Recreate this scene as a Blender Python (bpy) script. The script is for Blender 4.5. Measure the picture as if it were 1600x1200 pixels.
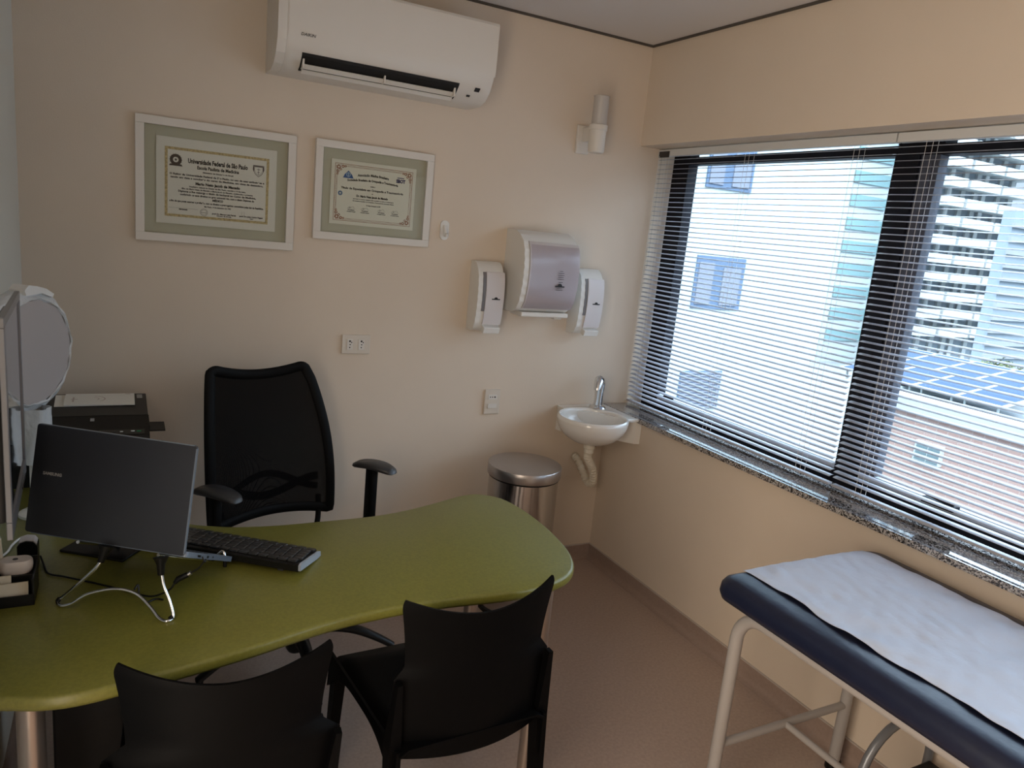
import bpy, bmesh, math, random
from mathutils import Vector, Matrix, Euler
PI = math.pi
random.seed(4)
for o in list(bpy.data.objects): bpy.data.objects.remove(o)
S = bpy.context.scene
C = S.collection

# ------------------------------------------------------------------ camera
cam = bpy.data.cameras.new('camera'); co = bpy.data.objects.new('camera', cam); C.objects.link(co)
co.location = (-2.1433, -2.9466, 1.6286)
co.rotation_euler = (1.36328, -0.098607, -0.474437)
cam.sensor_width = 36; cam.lens = 1153.34 / 1600 * 36
cam.clip_start = 0.02; cam.clip_end = 600
S.camera = co
# ------------------------------------------------------------------ world, sun, exposure
S.view_settings.view_transform = 'Standard'
S.view_settings.look = 'None'
S.view_settings.exposure = 0.25
S.view_settings.gamma = 1.0
S.view_settings.use_curve_mapping = False
W = bpy.data.worlds.new('world'); S.world = W; W.use_nodes = True
bg = W.node_tree.nodes['Background']
wn = W.node_tree; wtc = wn.nodes.new('ShaderNodeTexCoord'); wsx = wn.nodes.new('ShaderNodeSeparateXYZ'); wr = wn.nodes.new('ShaderNodeMapRange')
wr.inputs['From Min'].default_value = .12; wr.inputs['From Max'].default_value = .75; wr.inputs['To Min'].default_value = 1.0; wr.inputs['To Max'].default_value = 13.5
wn.links.new(wtc.outputs['Generated'], wsx.inputs[0]); wn.links.new(wsx.outputs[2], wr.inputs[0]); wn.links.new(wr.outputs[0], bg.inputs[1])
bg.inputs[0].default_value = (0.66, 0.81, 1.0, 1)
def light(name, kind, loc, rot, energy, color, **kw):
    l = bpy.data.lights.new(name, kind); l.energy = energy; l.color = color
    for k, v in kw.items(): setattr(l, k, v)
    o = bpy.data.objects.new(name, l); C.objects.link(o); o.location = loc; o.rotation_euler = rot
    return o
sun = light('sun', 'SUN', (-6, -6, 30), (0, 0, 0), 2.6, (1, 0.93, 0.84), angle=0.01)
sun.rotation_euler = Vector((0.55, 0.62, -0.75)).to_track_quat('-Z', 'Y').to_euler()
# sky portal across the window, helps the daylight find its way in
po = light('window_portal', 'AREA', (0.30, -1.7, 1.45), (0, PI/2, 0), 1.0, (1, 1, 1), shape='RECTANGLE', size=1.3, size_y=3.5)
po.data.cycles.is_portal = True

# warm corridor light coming through the open door in the left wall, behind the camera
light('corridor_light', 'AREA', (-2.437, -2.55, 1.15), (0, -PI/2, 0), 27, (1, .83, .66), shape='RECTANGLE', size=1.9, size_y=.88)

# ------------------------------------------------------------------ materials
def mat(name, col, rough=0.5, metal=0.0, noise=0, nscale=20, bump=0, bscale=60, col2=None, spec=0.5, coat=0, alpha=None, stretch=None):
    m = bpy.data.materials.new(name); m.use_nodes = True; nt = m.node_tree; b = nt.nodes['Principled BSDF']
    b.inputs['Base Color'].default_value = (*col, 1); b.inputs['Roughness'].default_value = rough
    b.inputs['Metallic'].default_value = metal; b.inputs['Specular IOR Level'].default_value = spec
    if coat: b.inputs['Coat Weight'].default_value = coat
    tc = nt.nodes.new('ShaderNodeTexCoord'); src = tc.outputs['Object']
    if stretch:
        mp = nt.nodes.new('ShaderNodeMapping'); mp.inputs['Scale'].default_value = stretch
        nt.links.new(src, mp.inputs[0]); src = mp.outputs[0]
    if noise or col2:
        n = nt.nodes.new('ShaderNodeTexNoise'); n.inputs['Scale'].default_value = nscale; n.inputs['Detail'].default_value = 5
        nt.links.new(src, n.inputs['Vector'])
        r = nt.nodes.new('ShaderNodeValToRGB'); r.color_ramp.elements[0].position = .35; r.color_ramp.elements[1].position = .65
        c2 = col2 or tuple(c * (1 - noise) for c in col)
        r.color_ramp.elements[0].color = (*c2, 1); r.color_ramp.elements[1].color = (*col, 1)
        nt.links.new(n.outputs[0], r.inputs[0]); nt.links.new(r.outputs[0], b.inputs['Base Color'])
    if bump:
        n2 = nt.nodes.new('ShaderNodeTexNoise'); n2.inputs['Scale'].default_value = bscale; n2.inputs['Detail'].default_value = 4
        nt.links.new(src, n2.inputs['Vector'])
        bp = nt.nodes.new('ShaderNodeBump'); bp.inputs['Strength'].default_value = bump; bp.inputs['Distance'].default_value = .01
        nt.links.new(n2.outputs[0], bp.inputs['Height']); nt.links.new(bp.outputs[0], b.inputs['Normal'])
    return m
def glassmat(name, tint, gl=0.05, rough=0.0, refl=1.0):
    m = bpy.data.materials.new(name); m.use_nodes = True; nt = m.node_tree; nt.nodes.clear()
    o = nt.nodes.new('ShaderNodeOutputMaterial'); t = nt.nodes.new('ShaderNodeBsdfTransparent'); t.inputs[0].default_value = (*tint, 1)
    g = nt.nodes.new('ShaderNodeBsdfGlossy'); g.inputs['Roughness'].default_value = rough; g.inputs[0].default_value = (refl, refl, refl, 1)
    lw = nt.nodes.new('ShaderNodeLayerWeight'); lw.inputs[0].default_value = .5
    pw = nt.nodes.new('ShaderNodeMath'); pw.operation = 'POWER'; pw.inputs[1].default_value = 5
    nt.links.new(lw.outputs['Facing'], pw.inputs[0])
    f = nt.nodes.new('ShaderNodeMath'); f.operation = 'MULTIPLY_ADD'; f.inputs[1].default_value = .9; f.inputs[2].default_value = .04
    nt.links.new(pw.outputs[0], f.inputs[0])
    mx = nt.nodes.new('ShaderNodeMixShader')
    nt.links.new(f.outputs[0], mx.inputs[0]); nt.links.new(t.outputs[0], mx.inputs[1]); nt.links.new(g.outputs[0], mx.inputs[2])
    nt.links.new(mx.outputs[0], o.inputs[0]); return m
def granite():
    m = mat('granite', (0.3, 0.29, 0.28), .035, coat=1); nt = m.node_tree; b = nt.nodes['Principled BSDF']
    tc = nt.nodes.new('ShaderNodeTexCoord')
    v = nt.nodes.new('ShaderNodeTexVoronoi'); v.inputs['Scale'].default_value = 260
    n = nt.nodes.new('ShaderNodeTexNoise'); n.inputs['Scale'].default_value = 150; n.inputs['Detail'].default_value = 6
    r = nt.nodes.new('ShaderNodeValToRGB'); cr = r.color_ramp; cr.interpolation = 'CONSTANT'
    cr.elements[0].position = 0; cr.elements[0].color = (.02, .02, .022, 1)
    cr.elements[1].position = .42; cr.elements[1].color = (.16, .14, .13, 1)
    e = cr.elements.new(.5); e.color = (.34, .32, .31, 1); e = cr.elements.new(.6); e.color = (.5, .48, .46, 1)
    mx = nt.nodes.new('ShaderNodeMix'); mx.data_type = 'FLOAT'; mx.inputs[0].default_value = .55
    nt.links.new(tc.outputs['Object'], v.inputs['Vector']); nt.links.new(tc.outputs['Object'], n.inputs['Vector'])
    sep = nt.nodes.new('ShaderNodeSeparateColor'); nt.links.new(v.outputs['Color'], sep.inputs[0])
    nt.links.new(sep.outputs[0], mx.inputs[2]); nt.links.new(n.outputs[0], mx.inputs[3]); nt.links.new(mx.outputs[0], r.inputs[0])
    nt.links.new(r.outputs[0], b.inputs['Base Color']); return m
def facademat(name, a, bcol, sx, sy, mortar=(.8, .78, .74), msize=.02, bias=0):
    m = mat(name, a, .8); nt = m.node_tree; b = nt.nodes['Principled BSDF']
    tc = nt.nodes.new('ShaderNodeTexCoord'); mp = nt.nodes.new('ShaderNodeMapping'); mp.inputs['Rotation'].default_value = (PI/2, 0, PI/2)
    sx_ = nt.nodes.new('ShaderNodeSeparateXYZ'); cb = nt.nodes.new('ShaderNodeCombineXYZ')
    nt.links.new(tc.outputs['Object'], sx_.inputs[0]); nt.links.new(sx_.outputs[1], cb.inputs[0]); nt.links.new(sx_.outputs[2], cb.inputs[1])
    br = nt.nodes.new('ShaderNodeTexBrick'); br.inputs['Color1'].default_value = (*a, 1); br.inputs['Color2'].default_value = (*bcol, 1)
    br.inputs['Mortar'].default_value = (*mortar, 1); br.inputs['Scale'].default_value = 1; br.inputs['Brick Width'].default_value = sx
    br.inputs['Row Height'].default_value = sy; br.inputs['Mortar Size'].default_value = msize
    nt.links.new(cb.outputs[0], br.inputs['Vector']); nt.links.new(br.outputs[0], b.inputs['Base Color']); return m

WALL = mat('wall_paint', (.70, .60, .49), .72, noise=.03, nscale=3, bump=.05, bscale=220)
CEIL = mat('ceiling_paint', (.66, .63, .61), .8)
FLOOR = mat('vinyl_floor', (.46, .355, .295), .42, noise=.12, nscale=90)
BASEB = mat('cove_skirting_vinyl', (.34, .25, .205), .45, noise=.1, nscale=90)
WHITE = mat('white_plastic', (.74, .73, .70), .35)
WHITE2 = mat('off_white_plastic', (.70, .67, .62), .3)
CREAM = mat('cream_plastic', (.66, .60, .52), .35)
GRAN = granite()
ALU = mat('blind_aluminium', (.40, .41, .46), .4)
RAILM = mat('blind_rail', (.62, .63, .63), .4)
CORD = mat('blind_cord', (.75, .74, .72), .8)
BLKFR = mat('dark_window_aluminium', (.010, .010, .014), .6, spec=.15)
GREYFR = mat('grey_window_aluminium', (.075, .08, .10), .6, spec=.2)
LTFR = mat('light_window_aluminium', (.5, .55, .62), .35)
GLASS = glassmat('window_glass', (.93, .96, .96))
FGLASS = glassmat('picture_glass', (.97, .98, .97), rough=.02, refl=.3)
BLACK = mat('black_plastic', (.005, .005, .005), .38, spec=.3)
BLACKM = mat('matt_black_plastic', (.006, .0055, .0052), .5, spec=.3, bump=.04, bscale=400)
DESK = mat('green_laminate', (.175, .165, .030), .34, noise=.16, nscale=140, bump=.03, bscale=500)
DESKE = mat('green_desk_edge', (.17, .15, .035), .3)
STEEL = mat('brushed_steel', (.45, .43, .41), .28, 1)
CHROME = mat('chrome', (.75, .75, .76), .07, 1)
BIN = mat('polished_steel', (.50, .48, .47), .16, 1, bump=.02, bscale=6)
BINL = mat('brushed_steel_lid', (.42, .39, .38), .32, 1)
CERAM = mat('white_ceramic', (.78, .76, .72), .08, coat=.6)
PIPE = mat('ribbed_white_plastic', (.72, .67, .56), .45)
SHEET = mat('white_paper_sheet', (.55, .58, .66), .85, bump=.9, bscale=11)
VINYL = mat('dark_navy_vinyl', (.008, .012, .034), .36, bump=.1, bscale=25)
WTUBE = mat('white_enamelled_steel', (.38, .355, .34), .35)
GTUBE = mat('grey_steel_tube', (.22, .23, .25), .35, .4)
PAPER = mat('paper', (.76, .74, .68), .8)
CARD = mat('cream_card', (.62, .56, .44), .8)
INK = mat('black_ink', (.012, .012, .014), .7)
MATG = mat('pale_green_mount', (.49, .47, .37), .6)
GOLD = mat('gold_print', (.66, .52, .26), .6, noise=.5, nscale=160)
BROWNP = mat('brown_print', (.38, .17, .10), .7, noise=.4, nscale=200)
BLUE = mat('blue_print', (.02, .09, .28), .6)
NAVY = mat('dark_blue_print', (.02, .02, .12), .6)
LAP = mat('dark_grey_laptop_metal', (.050, .054, .064), .38, .6)
LAPE = mat('lit_blue_grey_laptop_metal', (.20, .24, .30), .35, .5)  # lighter copy of the laptop metal, light on its sides put into the colour
LOGO = mat('light_grey_logo', (.30, .30, .30), .4)
SILV = mat('silver_bezel', (.20, .20, .21), .35, .3)
SCREEN = mat('glossy_black_screen', (.02, .02, .022), .06, coat=.8)
KEYM = mat('black_keys', (.02, .021, .023), .28)
DISCM = mat('grey_white_disc', (.44, .40, .385), .6)
FILM = glassmat('clear_plastic_film', (.72, .76, .78), rough=.15)
DARKG = mat('dark_grey_plastic', (.03, .03, .032), .4)
FROST = mat('frosted_glass', (.50, .47, .44), .35)
SMOKE = glassmat('smoked_clear_plastic', (.95, .94, .96), rough=.15, refl=.8)
SLOT = mat('grey_sight_window', (.17, .16, .165), .25)
LILAC = mat('lilac_white_plastic', (.54, .50, .49), .3)
BLACKV = mat('air_outlet_black', (.004, .004, .004), .7)
GREEND = mat('green_print', (.01, .25, .10), .5)
MESH = None
def meshfabric():
    m = bpy.data.materials.new('black_mesh_fabric'); m.use_nodes = True; nt = m.node_tree; b = nt.nodes['Principled BSDF']
    b.inputs['Base Color'].default_value = (.0035, .003, .003, 1); b.inputs['Roughness'].default_value = .9; b.inputs['Specular IOR Level'].default_value = .1
    tc = nt.nodes.new('ShaderNodeTexCoord'); n = nt.nodes.new('ShaderNodeTexChecker'); n.inputs['Scale'].default_value = 700
    mt = nt.nodes.new('ShaderNodeMath'); mt.operation = 'MULTIPLY'; mt.inputs[1].default_value = .34
    sb = nt.nodes.new('ShaderNodeMath'); sb.operation = 'SUBTRACT'; sb.inputs[0].default_value = 1.0
    nt.links.new(tc.outputs['Object'], n.inputs['Vector']); nt.links.new(n.outputs['Fac'], mt.inputs[0])
    nt.links.new(mt.outputs[0], sb.inputs[1]); nt.links.new(sb.outputs[0], b.inputs['Alpha']); return m
MESH = meshfabric()
BLACK2 = mat('matt_black_chair_frame', (.003, .003, .003), .6, spec=.12)

# ------------------------------------------------------------------ mesh helpers
class MB:
    def __init__(s): s.bm = bmesh.new()
    def box(s, c, d, rot=None, bev=0, seg=2):
        r = bmesh.ops.create_cube(s.bm, size=1)['verts']
        M = Matrix.Translation(c) @ (rot.to_4x4() if rot else Matrix()) @ Matrix.Diagonal((*d, 1))
        if bev:
            es = list({e for v in r for e in v.link_edges})
            bmesh.ops.transform(s.bm, matrix=Matrix.Diagonal((*d, 1)), verts=r)
            g = bmesh.ops.bevel(s.bm, geom=es, offset=bev, segments=seg, affect='EDGES', profile=.5)
            vs = {v for f in g['faces'] for v in f.verts}
            stack = list(vs); seen = set(vs)
            while stack:
                v = stack.pop()
                for e in v.link_edges:
                    w = e.other_vert(v)
                    if w not in seen: seen.add(w); stack.append(w)
            bmesh.ops.transform(s.bm, matrix=Matrix.Translation(c) @ (rot.to_4x4() if rot else Matrix()), verts=list(seen))
        else: bmesh.ops.transform(s.bm, matrix=M, verts=r)
        return s
    def bb(s, lo, hi, bev=0, seg=2):
        return s.box([(a + b) / 2 for a, b in zip(lo, hi)], [abs(b - a) for a, b in zip(lo, hi)], bev=bev, seg=seg)
    def tube(s, pts, r, seg=12, cap=True, smooth=0):
        pts = [Vector(p) for p in pts]
        if smooth: pts = catmull(pts, smooth)
        n = len(pts); rs = r if isinstance(r, (list, tuple)) else [r] * n
        if len(rs) != n: rs = [rs[0] + (rs[-1] - rs[0]) * i / (n - 1) for i in range(n)]
        t0 = (pts[1] - pts[0]).normalized(); up = Vector((0, 0, 1)) if abs(t0.z) < .9 else Vector((1, 0, 0))
        nrm = (up - t0 * up.dot(t0)).normalized(); rings = []
        for i, p in enumerate(pts):
            t = (pts[min(i + 1, n - 1)] - pts[max(i - 1, 0)]).normalized()
            nrm = (nrm - t * nrm.dot(t)).normalized(); bn = t.cross(nrm)
            rings.append([s.bm.verts.new(p + (nrm * math.cos(2*PI*k/seg) + bn * math.sin(2*PI*k/seg)) * rs[i]) for k in range(seg)])
        for a, b in zip(rings, rings[1:]):
            for k in range(seg): s.bm.faces.new((a[k], a[(k+1) % seg], b[(k+1) % seg], b[k]))
        if cap: s.bm.faces.new(rings[0][::-1]); s.bm.faces.new(rings[-1])
        return s
    def lathe(s, prof, c=(0, 0, 0), seg=48, sx=1, sy=1, cap=False, M=None):
        rings = []
        for (r, z) in prof:
            ring = []
            for k in range(seg):
                v = Vector((r * math.cos(2*PI*k/seg) * sx, r * math.sin(2*PI*k/seg) * sy, z))
                if M: v = M @ v
                ring.append(s.bm.verts.new(v + Vector(c)))
            rings.append(ring)
        for a, b in zip(rings, rings[1:]):
            for k in range(seg): s.bm.faces.new((a[k], a[(k+1) % seg], b[(k+1) % seg], b[k]))
        if cap: s.bm.faces.new(rings[0][::-1]); s.bm.faces.new(rings[-1])
        return s
    def prism(s, poly, z0, z1, axis='z', ch=0):
        def P(a, b, h):
            return {'z': (a, b, h), 'x': (h, a, b), 'y': (a, h, b)}[axis]
        lo = [s.bm.verts.new(P(a, b, z0)) for a, b in poly]; hi = [s.bm.verts.new(P(a, b, z1)) for a, b in poly]
        n = len(poly)
        for k in range(n): s.bm.faces.new((lo[k], lo[(k+1) % n], hi[(k+1) % n], hi[k]))
        s.bm.faces.new(lo[::-1]); s.bm.faces.new(hi); return s
    def grid(s, fn, nu, nv, th=0, closed_u=False):
        def g(off):
            out = []
            for i in range(nu + 1):
                row = []
                for j in range(nv + 1): row.append(Vector(fn(i / nu, j / nv)))
                out.append(row)
            return out
        P = g(0)
        A = [[s.bm.verts.new(p) for p in row] for row in P]
        for i in range(nu):
            for j in range(nv): s.bm.faces.new((A[i][j], A[i+1][j], A[i+1][j+1], A[i][j+1]))
        if th:
            B = []
            for i in range(nu + 1):
                row = []
                for j in range(nv + 1):
                    du = P[min(i+1, nu)][j] - P[max(i-1, 0)][j]; dv = P[i][min(j+1, nv)] - P[i][max(j-1, 0)]
                    nn = du.cross(dv)
                    nn = nn.normalized() if nn.length > 1e-9 else Vector((0, 0, 1))
                    row.append(s.bm.verts.new(P[i][j] - nn * th))
                B.append(row)
            for i in range(nu):
                for j in range(nv): s.bm.faces.new((B[i][j], B[i][j+1], B[i+1][j+1], B[i+1][j]))
            for i in range(nu):
                s.bm.faces.new((A[i][0], B[i][0], B[i+1][0], A[i+1][0])); s.bm.faces.new((A[i+1][nv], B[i+1][nv], B[i][nv], A[i][nv]))
            for j in range(nv):
                s.bm.faces.new((A[0][j+1], B[0][j+1], B[0][j], A[0][j])); s.bm.faces.new((A[nu][j], B[nu][j], B[nu][j+1], A[nu][j+1]))
        return s
    def poly(s, pts):
        s.bm.faces.new([s.bm.verts.new(p) for p in pts]); return s
    def xf(s, M): bmesh.ops.transform(s.bm, matrix=M, verts=s.bm.verts); return s
    def text(s, txt, M, size=.01, bold=0, align='CENTER', shear=0, width=1, arc=0, maxw=None):
        cu = bpy.data.curves.new('t', 'FONT'); cu.body = txt; cu.size = size; cu.align_x = align; cu.offset = bold; cu.shear = shear; cu.fill_mode = 'FRONT'
        cu.resolution_u = 2
        o = bpy.data.objects.new('t', cu); C.objects.link(o)
        dg = bpy.context.evaluated_depsgraph_get(); me = bpy.data.meshes.new_from_object(o.evaluated_get(dg))
        xs = [v.co.x for v in me.vertices] or [0]; w = max(xs) - min(xs)
        k = width if not maxw else (maxw / w if w else 1)
        for v in me.vertices:
            v.co.x *= k
            if arc: v.co.y -= arc * v.co.x ** 2
        me.transform(M); s.bm.from_mesh(me); bpy.data.meshes.remove(me); bpy.data.objects.remove(o); bpy.data.curves.remove(cu); return s
def catmull(p, n):
    q = [2 * p[0] - p[1]] + list(p) + [2 * p[-1] - p[-2]]; out = []
    for i in range(1, len(q) - 2):
        for k in range(n):
            t = k / n; a, b, c, d = q[i-1], q[i], q[i+1], q[i+2]
            out.append(.5 * ((2*b) + (c - a)*t + (2*a - 5*b + 4*c - d)*t*t + (3*b - a - 3*c + d)*t**3))
    out.append(q[-2]); return out
def mat4(t):
    M = Matrix.Translation(t.location) @ t.rotation_euler.to_matrix().to_4x4(); return M
def obj(name, b, m, parent=None, world=False, smooth=None, kind=None, label=None, fix=True):
    """link ONE mesh object; with world=True the mesh was drawn in room coordinates"""
    bm = b.bm
    if world and parent is not None:
        root = parent
        while root.parent: root = root.parent
        bmesh.ops.transform(bm, matrix=mat4(root).inverted(), verts=bm.verts)
    if fix: bmesh.ops.recalc_face_normals(bm, faces=bm.faces)
    me = bpy.data.meshes.new(name); bm.to_mesh(me); bm.free()
    me.materials.append(m)
    if smooth is not None:
        me.shade_smooth()
        try: me.set_sharp_from_angle(angle=math.radians(smooth))
        except Exception: pass
    o = bpy.data.objects.new(name, me); C.objects.link(o)
    if parent is not None: o.parent = parent
    if kind: o['kind'] = kind
    if label: o['label'] = label
    return o
def thing(name, label, cat, loc=(0, 0, 0), rz=0, group=None):
    o = bpy.data.objects.new(name, None); C.objects.link(o); o.empty_display_size = .05
    o.location = loc; o.rotation_euler = (0, 0, rz); o['label'] = label; o['category'] = cat
    if group: o['group'] = group
    return o
def tag(o, label, cat, group=None):
    o['label'] = label; o['category'] = cat
    if group: o['group'] = group
    return o
def struct(name, b, m, smooth=None, parent=None): return obj(name, b, m, parent, kind='structure' if parent is None else None, smooth=smooth)
def copy_tree(o, parent=None):
    c = o.copy(); C.objects.link(c); c.parent = parent
    for ch in [x for x in bpy.data.objects if x.parent == o]: copy_tree(ch, c)
    return c
def arc_pts(c, r, a0, a1, n, plane='xz', y=0):
    out = []
    for i in range(n + 1):
        a = a0 + (a1 - a0) * i / n; u = c[0] + r * math.cos(a); v = c[1] + r * math.sin(a)
        out.append({'xz': (u, y, v), 'yz': (y, u, v), 'xy': (u, v, y)}[plane])
    return out
def rr(w, h, r, n=6, cx=0, cy=0):
    out = []
    for (sx, sy, a0) in ((1, 1, 0), (-1, 1, 90), (-1, -1, 180), (1, -1, 270)):
        for i in range(n + 1):
            a = math.radians(a0 + 90 * i / n); out.append((cx + sx * (w/2 - r) + r * math.cos(a), cy + sy * (h/2 - r) + r * math.sin(a)))
    return out

# ------------------------------------------------------------------ the room
XL, YF, H = -2.4434, -3.9, 2.5
WX = 0.27     # outer face of the window wall
struct('floor', MB().bb((XL-.1, YF-.1, -.08), (WX, .1, 0)), FLOOR)
struct('ceiling', MB().bb((XL-.1, YF-.1, H), (WX+.05, .1, H+.1)), CEIL)
struct('wall_back', MB().bb((XL-.1, 0, 0), (WX+.05, .1, H)), WALL)
struct('wall_left', MB().bb((XL-.1, YF, 0), (XL, 0, H)), mat('left_wall_paint', (.66, .64, .57), .7, noise=.03, nscale=3))
struct('wall_front', MB().bb((XL-.1, YF-.1, 0), (WX, YF, H)), WALL)
struct('wall_right', MB().bb((0, YF, 0), (WX+.03, 0, .803)).bb((0, YF, 2.063), (WX+.03, 0, H)), WALL)
# thin dark strip at the wall top, a gap's shadow put into its colour
struct('trim_1', MB().bb((XL, -.012, H-.008), (0, -.0005, H-.0002)).bb((-.012, YF, H-.008), (-.0005, -.012, H-.0002)), mat('painted_gap_shadow', (.08, .07, .06), .9))
# coved vinyl skirting
def cove(a, b, horiz):
    prof = [(0, 0), (.03, 0), (.018, .004), (.010, .012), (.006, .025), (.005, .072), (.0, .074)]
    return prof
prof = [(0.0, 0.0), (-.034, 0.0), (-.020, .004), (-.011, .013), (-.007, .027), (-.006, .070), (0.0, .0705)]
struct('baseboard_right', MB().prism([(x, z) for x, z in prof], YF, 0, axis='y'), BASEB, smooth=40)
b = MB(); b.prism([(y, z) for y, z in prof], XL, 0, axis='x'); struct('baseboard_back', b, BASEB, smooth=40)
b = MB(); b.prism([(XL - x, z) for x, z in prof], YF, 0, axis='y'); struct('baseboard_left', b, BASEB, smooth=40)
LINE = mat('skirting_top_bead', (.50, .44, .40), .5)
struct('trim_2', MB().bb((-.008, YF, .0705), (-.0003, -.008, .0745)).bb((XL, -.008, .0705), (-.0003, -.0003, .0745)), LINE)

# granite sill
sill = obj('window_sill', MB().bb((-.028, YF+.02, .803), (.262, -.001, .825), bev=.002), GRAN)
sill['kind'] = 'structure'; sill.name = 'trim_3'

# ------------------------------------------------------------------ doorway to the lit corridor (left wall, behind the camera)
dr_ = bpy.data.objects.new('door_1', None); C.objects.link(dr_); dr_['kind'] = 'structure'
obj('door_frame', MB().bb((XL-.02, -3.06, 0), (XL+.012, -2.99, 2.17), bev=.002).bb((XL-.02, -2.11, 0), (XL+.012, -2.04, 2.17), bev=.002).bb((XL-.02, -3.06, 2.10), (XL+.012, -2.04, 2.17), bev=.002), WHITE2, dr_)

# ------------------------------------------------------------------ window
wf = bpy.data.objects.new('window_1', None); C.objects.link(wf); wf['kind'] = 'structure'
yR = YF + .05
FX0, FX1 = .205, .262
obj('jamb', MB().bb((FX0, -.115, .825), (FX1, -.002, 2.06), bev=.002), BLKFR, wf)
obj('head_frame', MB().bb((FX0, yR, 2.000), (FX1, -.115, 2.034), bev=.002), BLKFR, wf)
for ya_, yb_ in ((-1.195, -.115), (yR, -1.36)): obj('transom_pane', MB().bb((FX1-.030, ya_, 2.034), (FX1-.026, yb_, 2.0625)), GLASS, wf)
obj('head_profile', MB().bb((FX0-.004, -1.36, 2.034), (FX1, -1.195, 2.0625)), BLKFR, wf)
obj('bottom_frame', MB().bb((FX0-.01, yR, .825), (FX1, -.115, .858), bev=.002).bb((FX0-.004, yR, .858), (FX1, -.115, .872)), BLKFR, wf)
obj('mullion', MB().bb((FX0-.012, -1.285, .858), (FX1, -1.195, 2.0), bev=.002), BLKFR, wf)
obj('mullion', MB().bb((FX0-.012, -2.60, .858), (FX1, -2.50, 2.0), bev=.002), BLKFR, wf)
for (y0, y1, left_grey) in ((-1.195, -.115, False), (-2.50, -1.285, True)):
    sash = obj('sash', MB().bb((FX0+.006, y0, .872), (FX1-.012, y1, .897), bev=.002), LTFR, wf, label='light grey bottom rail of the sash')
    if left_grey:
        obj('stile', MB().bb((FX0, y1-.066, .897), (FX1-.012, y1, 2.0), bev=.002).bb((FX0-.004, y1-.044, .897), (FX0, y1-.038, 2.0)), GREYFR, sash)
        obj('latch', MB().bb((FX0-.03, -1.66, .887), (FX0+.01, -1.55, .907), bev=.004).box((FX0-.03, -1.60, .917), (.012, .12, .012), Euler((.1, 0, 0)).to_matrix(), .003), BLKFR, sash)
    else:
        obj('latch', MB().bb((FX0-.02, -.24, .897), (FX0+.01, -.19, .910), bev=.004), BLKFR, sash)
    obj('pane', MB().bb((FX1-.030, y0, .897), (FX1-.026, y1, 2.0)), GLASS, sash)
obj('pane', MB().bb((FX1-.030, yR, .872), (FX1-.026, -2.60, 2.0)), GLASS, wf)

# ------------------------------------------------------------------ venetian blinds
def blind(y0, y1, label, wand, ylad, zt=2.058, zb=.852):
    t = thing('venetian_blind', label, 'window blind', (.115, (y0+y1)/2, .83), group=None)
    X = .118
    def W(name, b, m, sm=None, lab=None, par=None): return obj(name, b, m, par or t, world=True, smooth=sm, label=lab)
    W('head_rail', MB().bb((X-.014, y0, zt-.030), (X+.014, y1, zt), bev=.002), RAILM)
    n = int((zt - .045 - zb) / .0215); pitch = (zt - .045 - zb) / n
    b = MB(); tl = math.radians(9)
    for i in range(n):
        z = zt - .045 - pitch * i + random.uniform(-.0006, .0006)
        pr = []
        for k in range(5):
            u = -.0125 + .025 * k / 4; c = .0022 * (1 - (u / .0125) ** 2)
            pr.append((X + u * math.cos(tl), z + u * math.sin(tl) + c))
        e = random.uniform(-.001, .001)
        top = [[b.bm.verts.new((x, yy, zz)) for x, zz in pr] for yy in (y0 + .004 + e, y1 - .004 + e)]
        bot = [[b.bm.verts.new((x, yy, zz - .0004)) for x, zz in pr] for yy in (y0 + .004 + e, y1 - .004 + e)]
        for k in range(4):
            b.bm.faces.new((top[0][k], top[0][k+1], top[1][k+1], top[1][k])); b.bm.faces.new((bot[0][k], bot[1][k], bot[1][k+1], bot[0][k+1]))
        b.bm.faces.new((top[0][0], top[1][0], bot[1][0], bot[0][0])); b.bm.faces.new((top[0][4], bot[0][4], bot[1][4], top[1][4]))
    W('slats', b, ALU, 60)
    W('bottom_rail', MB().bb((X-.012, y0+.003, zb-.014), (X+.012, y1-.003, zb-.004), bev=.003), ALU)
    for y in ylad:
        W('ladder_cord', MB().tube([(X-.0135, y, zt-.03), (X-.0135, y, zb-.018)], .0006, 6).tube([(X+.0135, y, zt-.03), (X+.0135, y, zb-.018)], .0006, 6)
          .tube([(X-.0135, y+.022, zt-.03), (X-.0135, y+.022, zb-.018)], .0006, 6), CORD)
    if wand:
        W('tilt_wand', MB().tube([(X-.022, wand, zt-.03), (X-.024, wand, zt-.55)], .0022, 8), FGLASS)
        W('pull_cord', MB().tube([(X-.020, wand+.02, zt-.03), (X-.022, wand+.03, zt-.75)], .0009, 6), CORD)
        W('end_bracket', MB().bb((X-.018, wand+.028, zt-.036), (X-.0142, wand-.045, zt-.008), bev=.001), DARKG)
    return t
blind(-1.252, -.006, 'open white venetian blind over the window section nearest the corner basin', -.045, (-.09, -.60, -1.12))
blind(-2.66, -1.258, 'open white venetian blind over the window section beside the exam couch', None, (-1.385, -1.95, -2.5))

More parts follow.
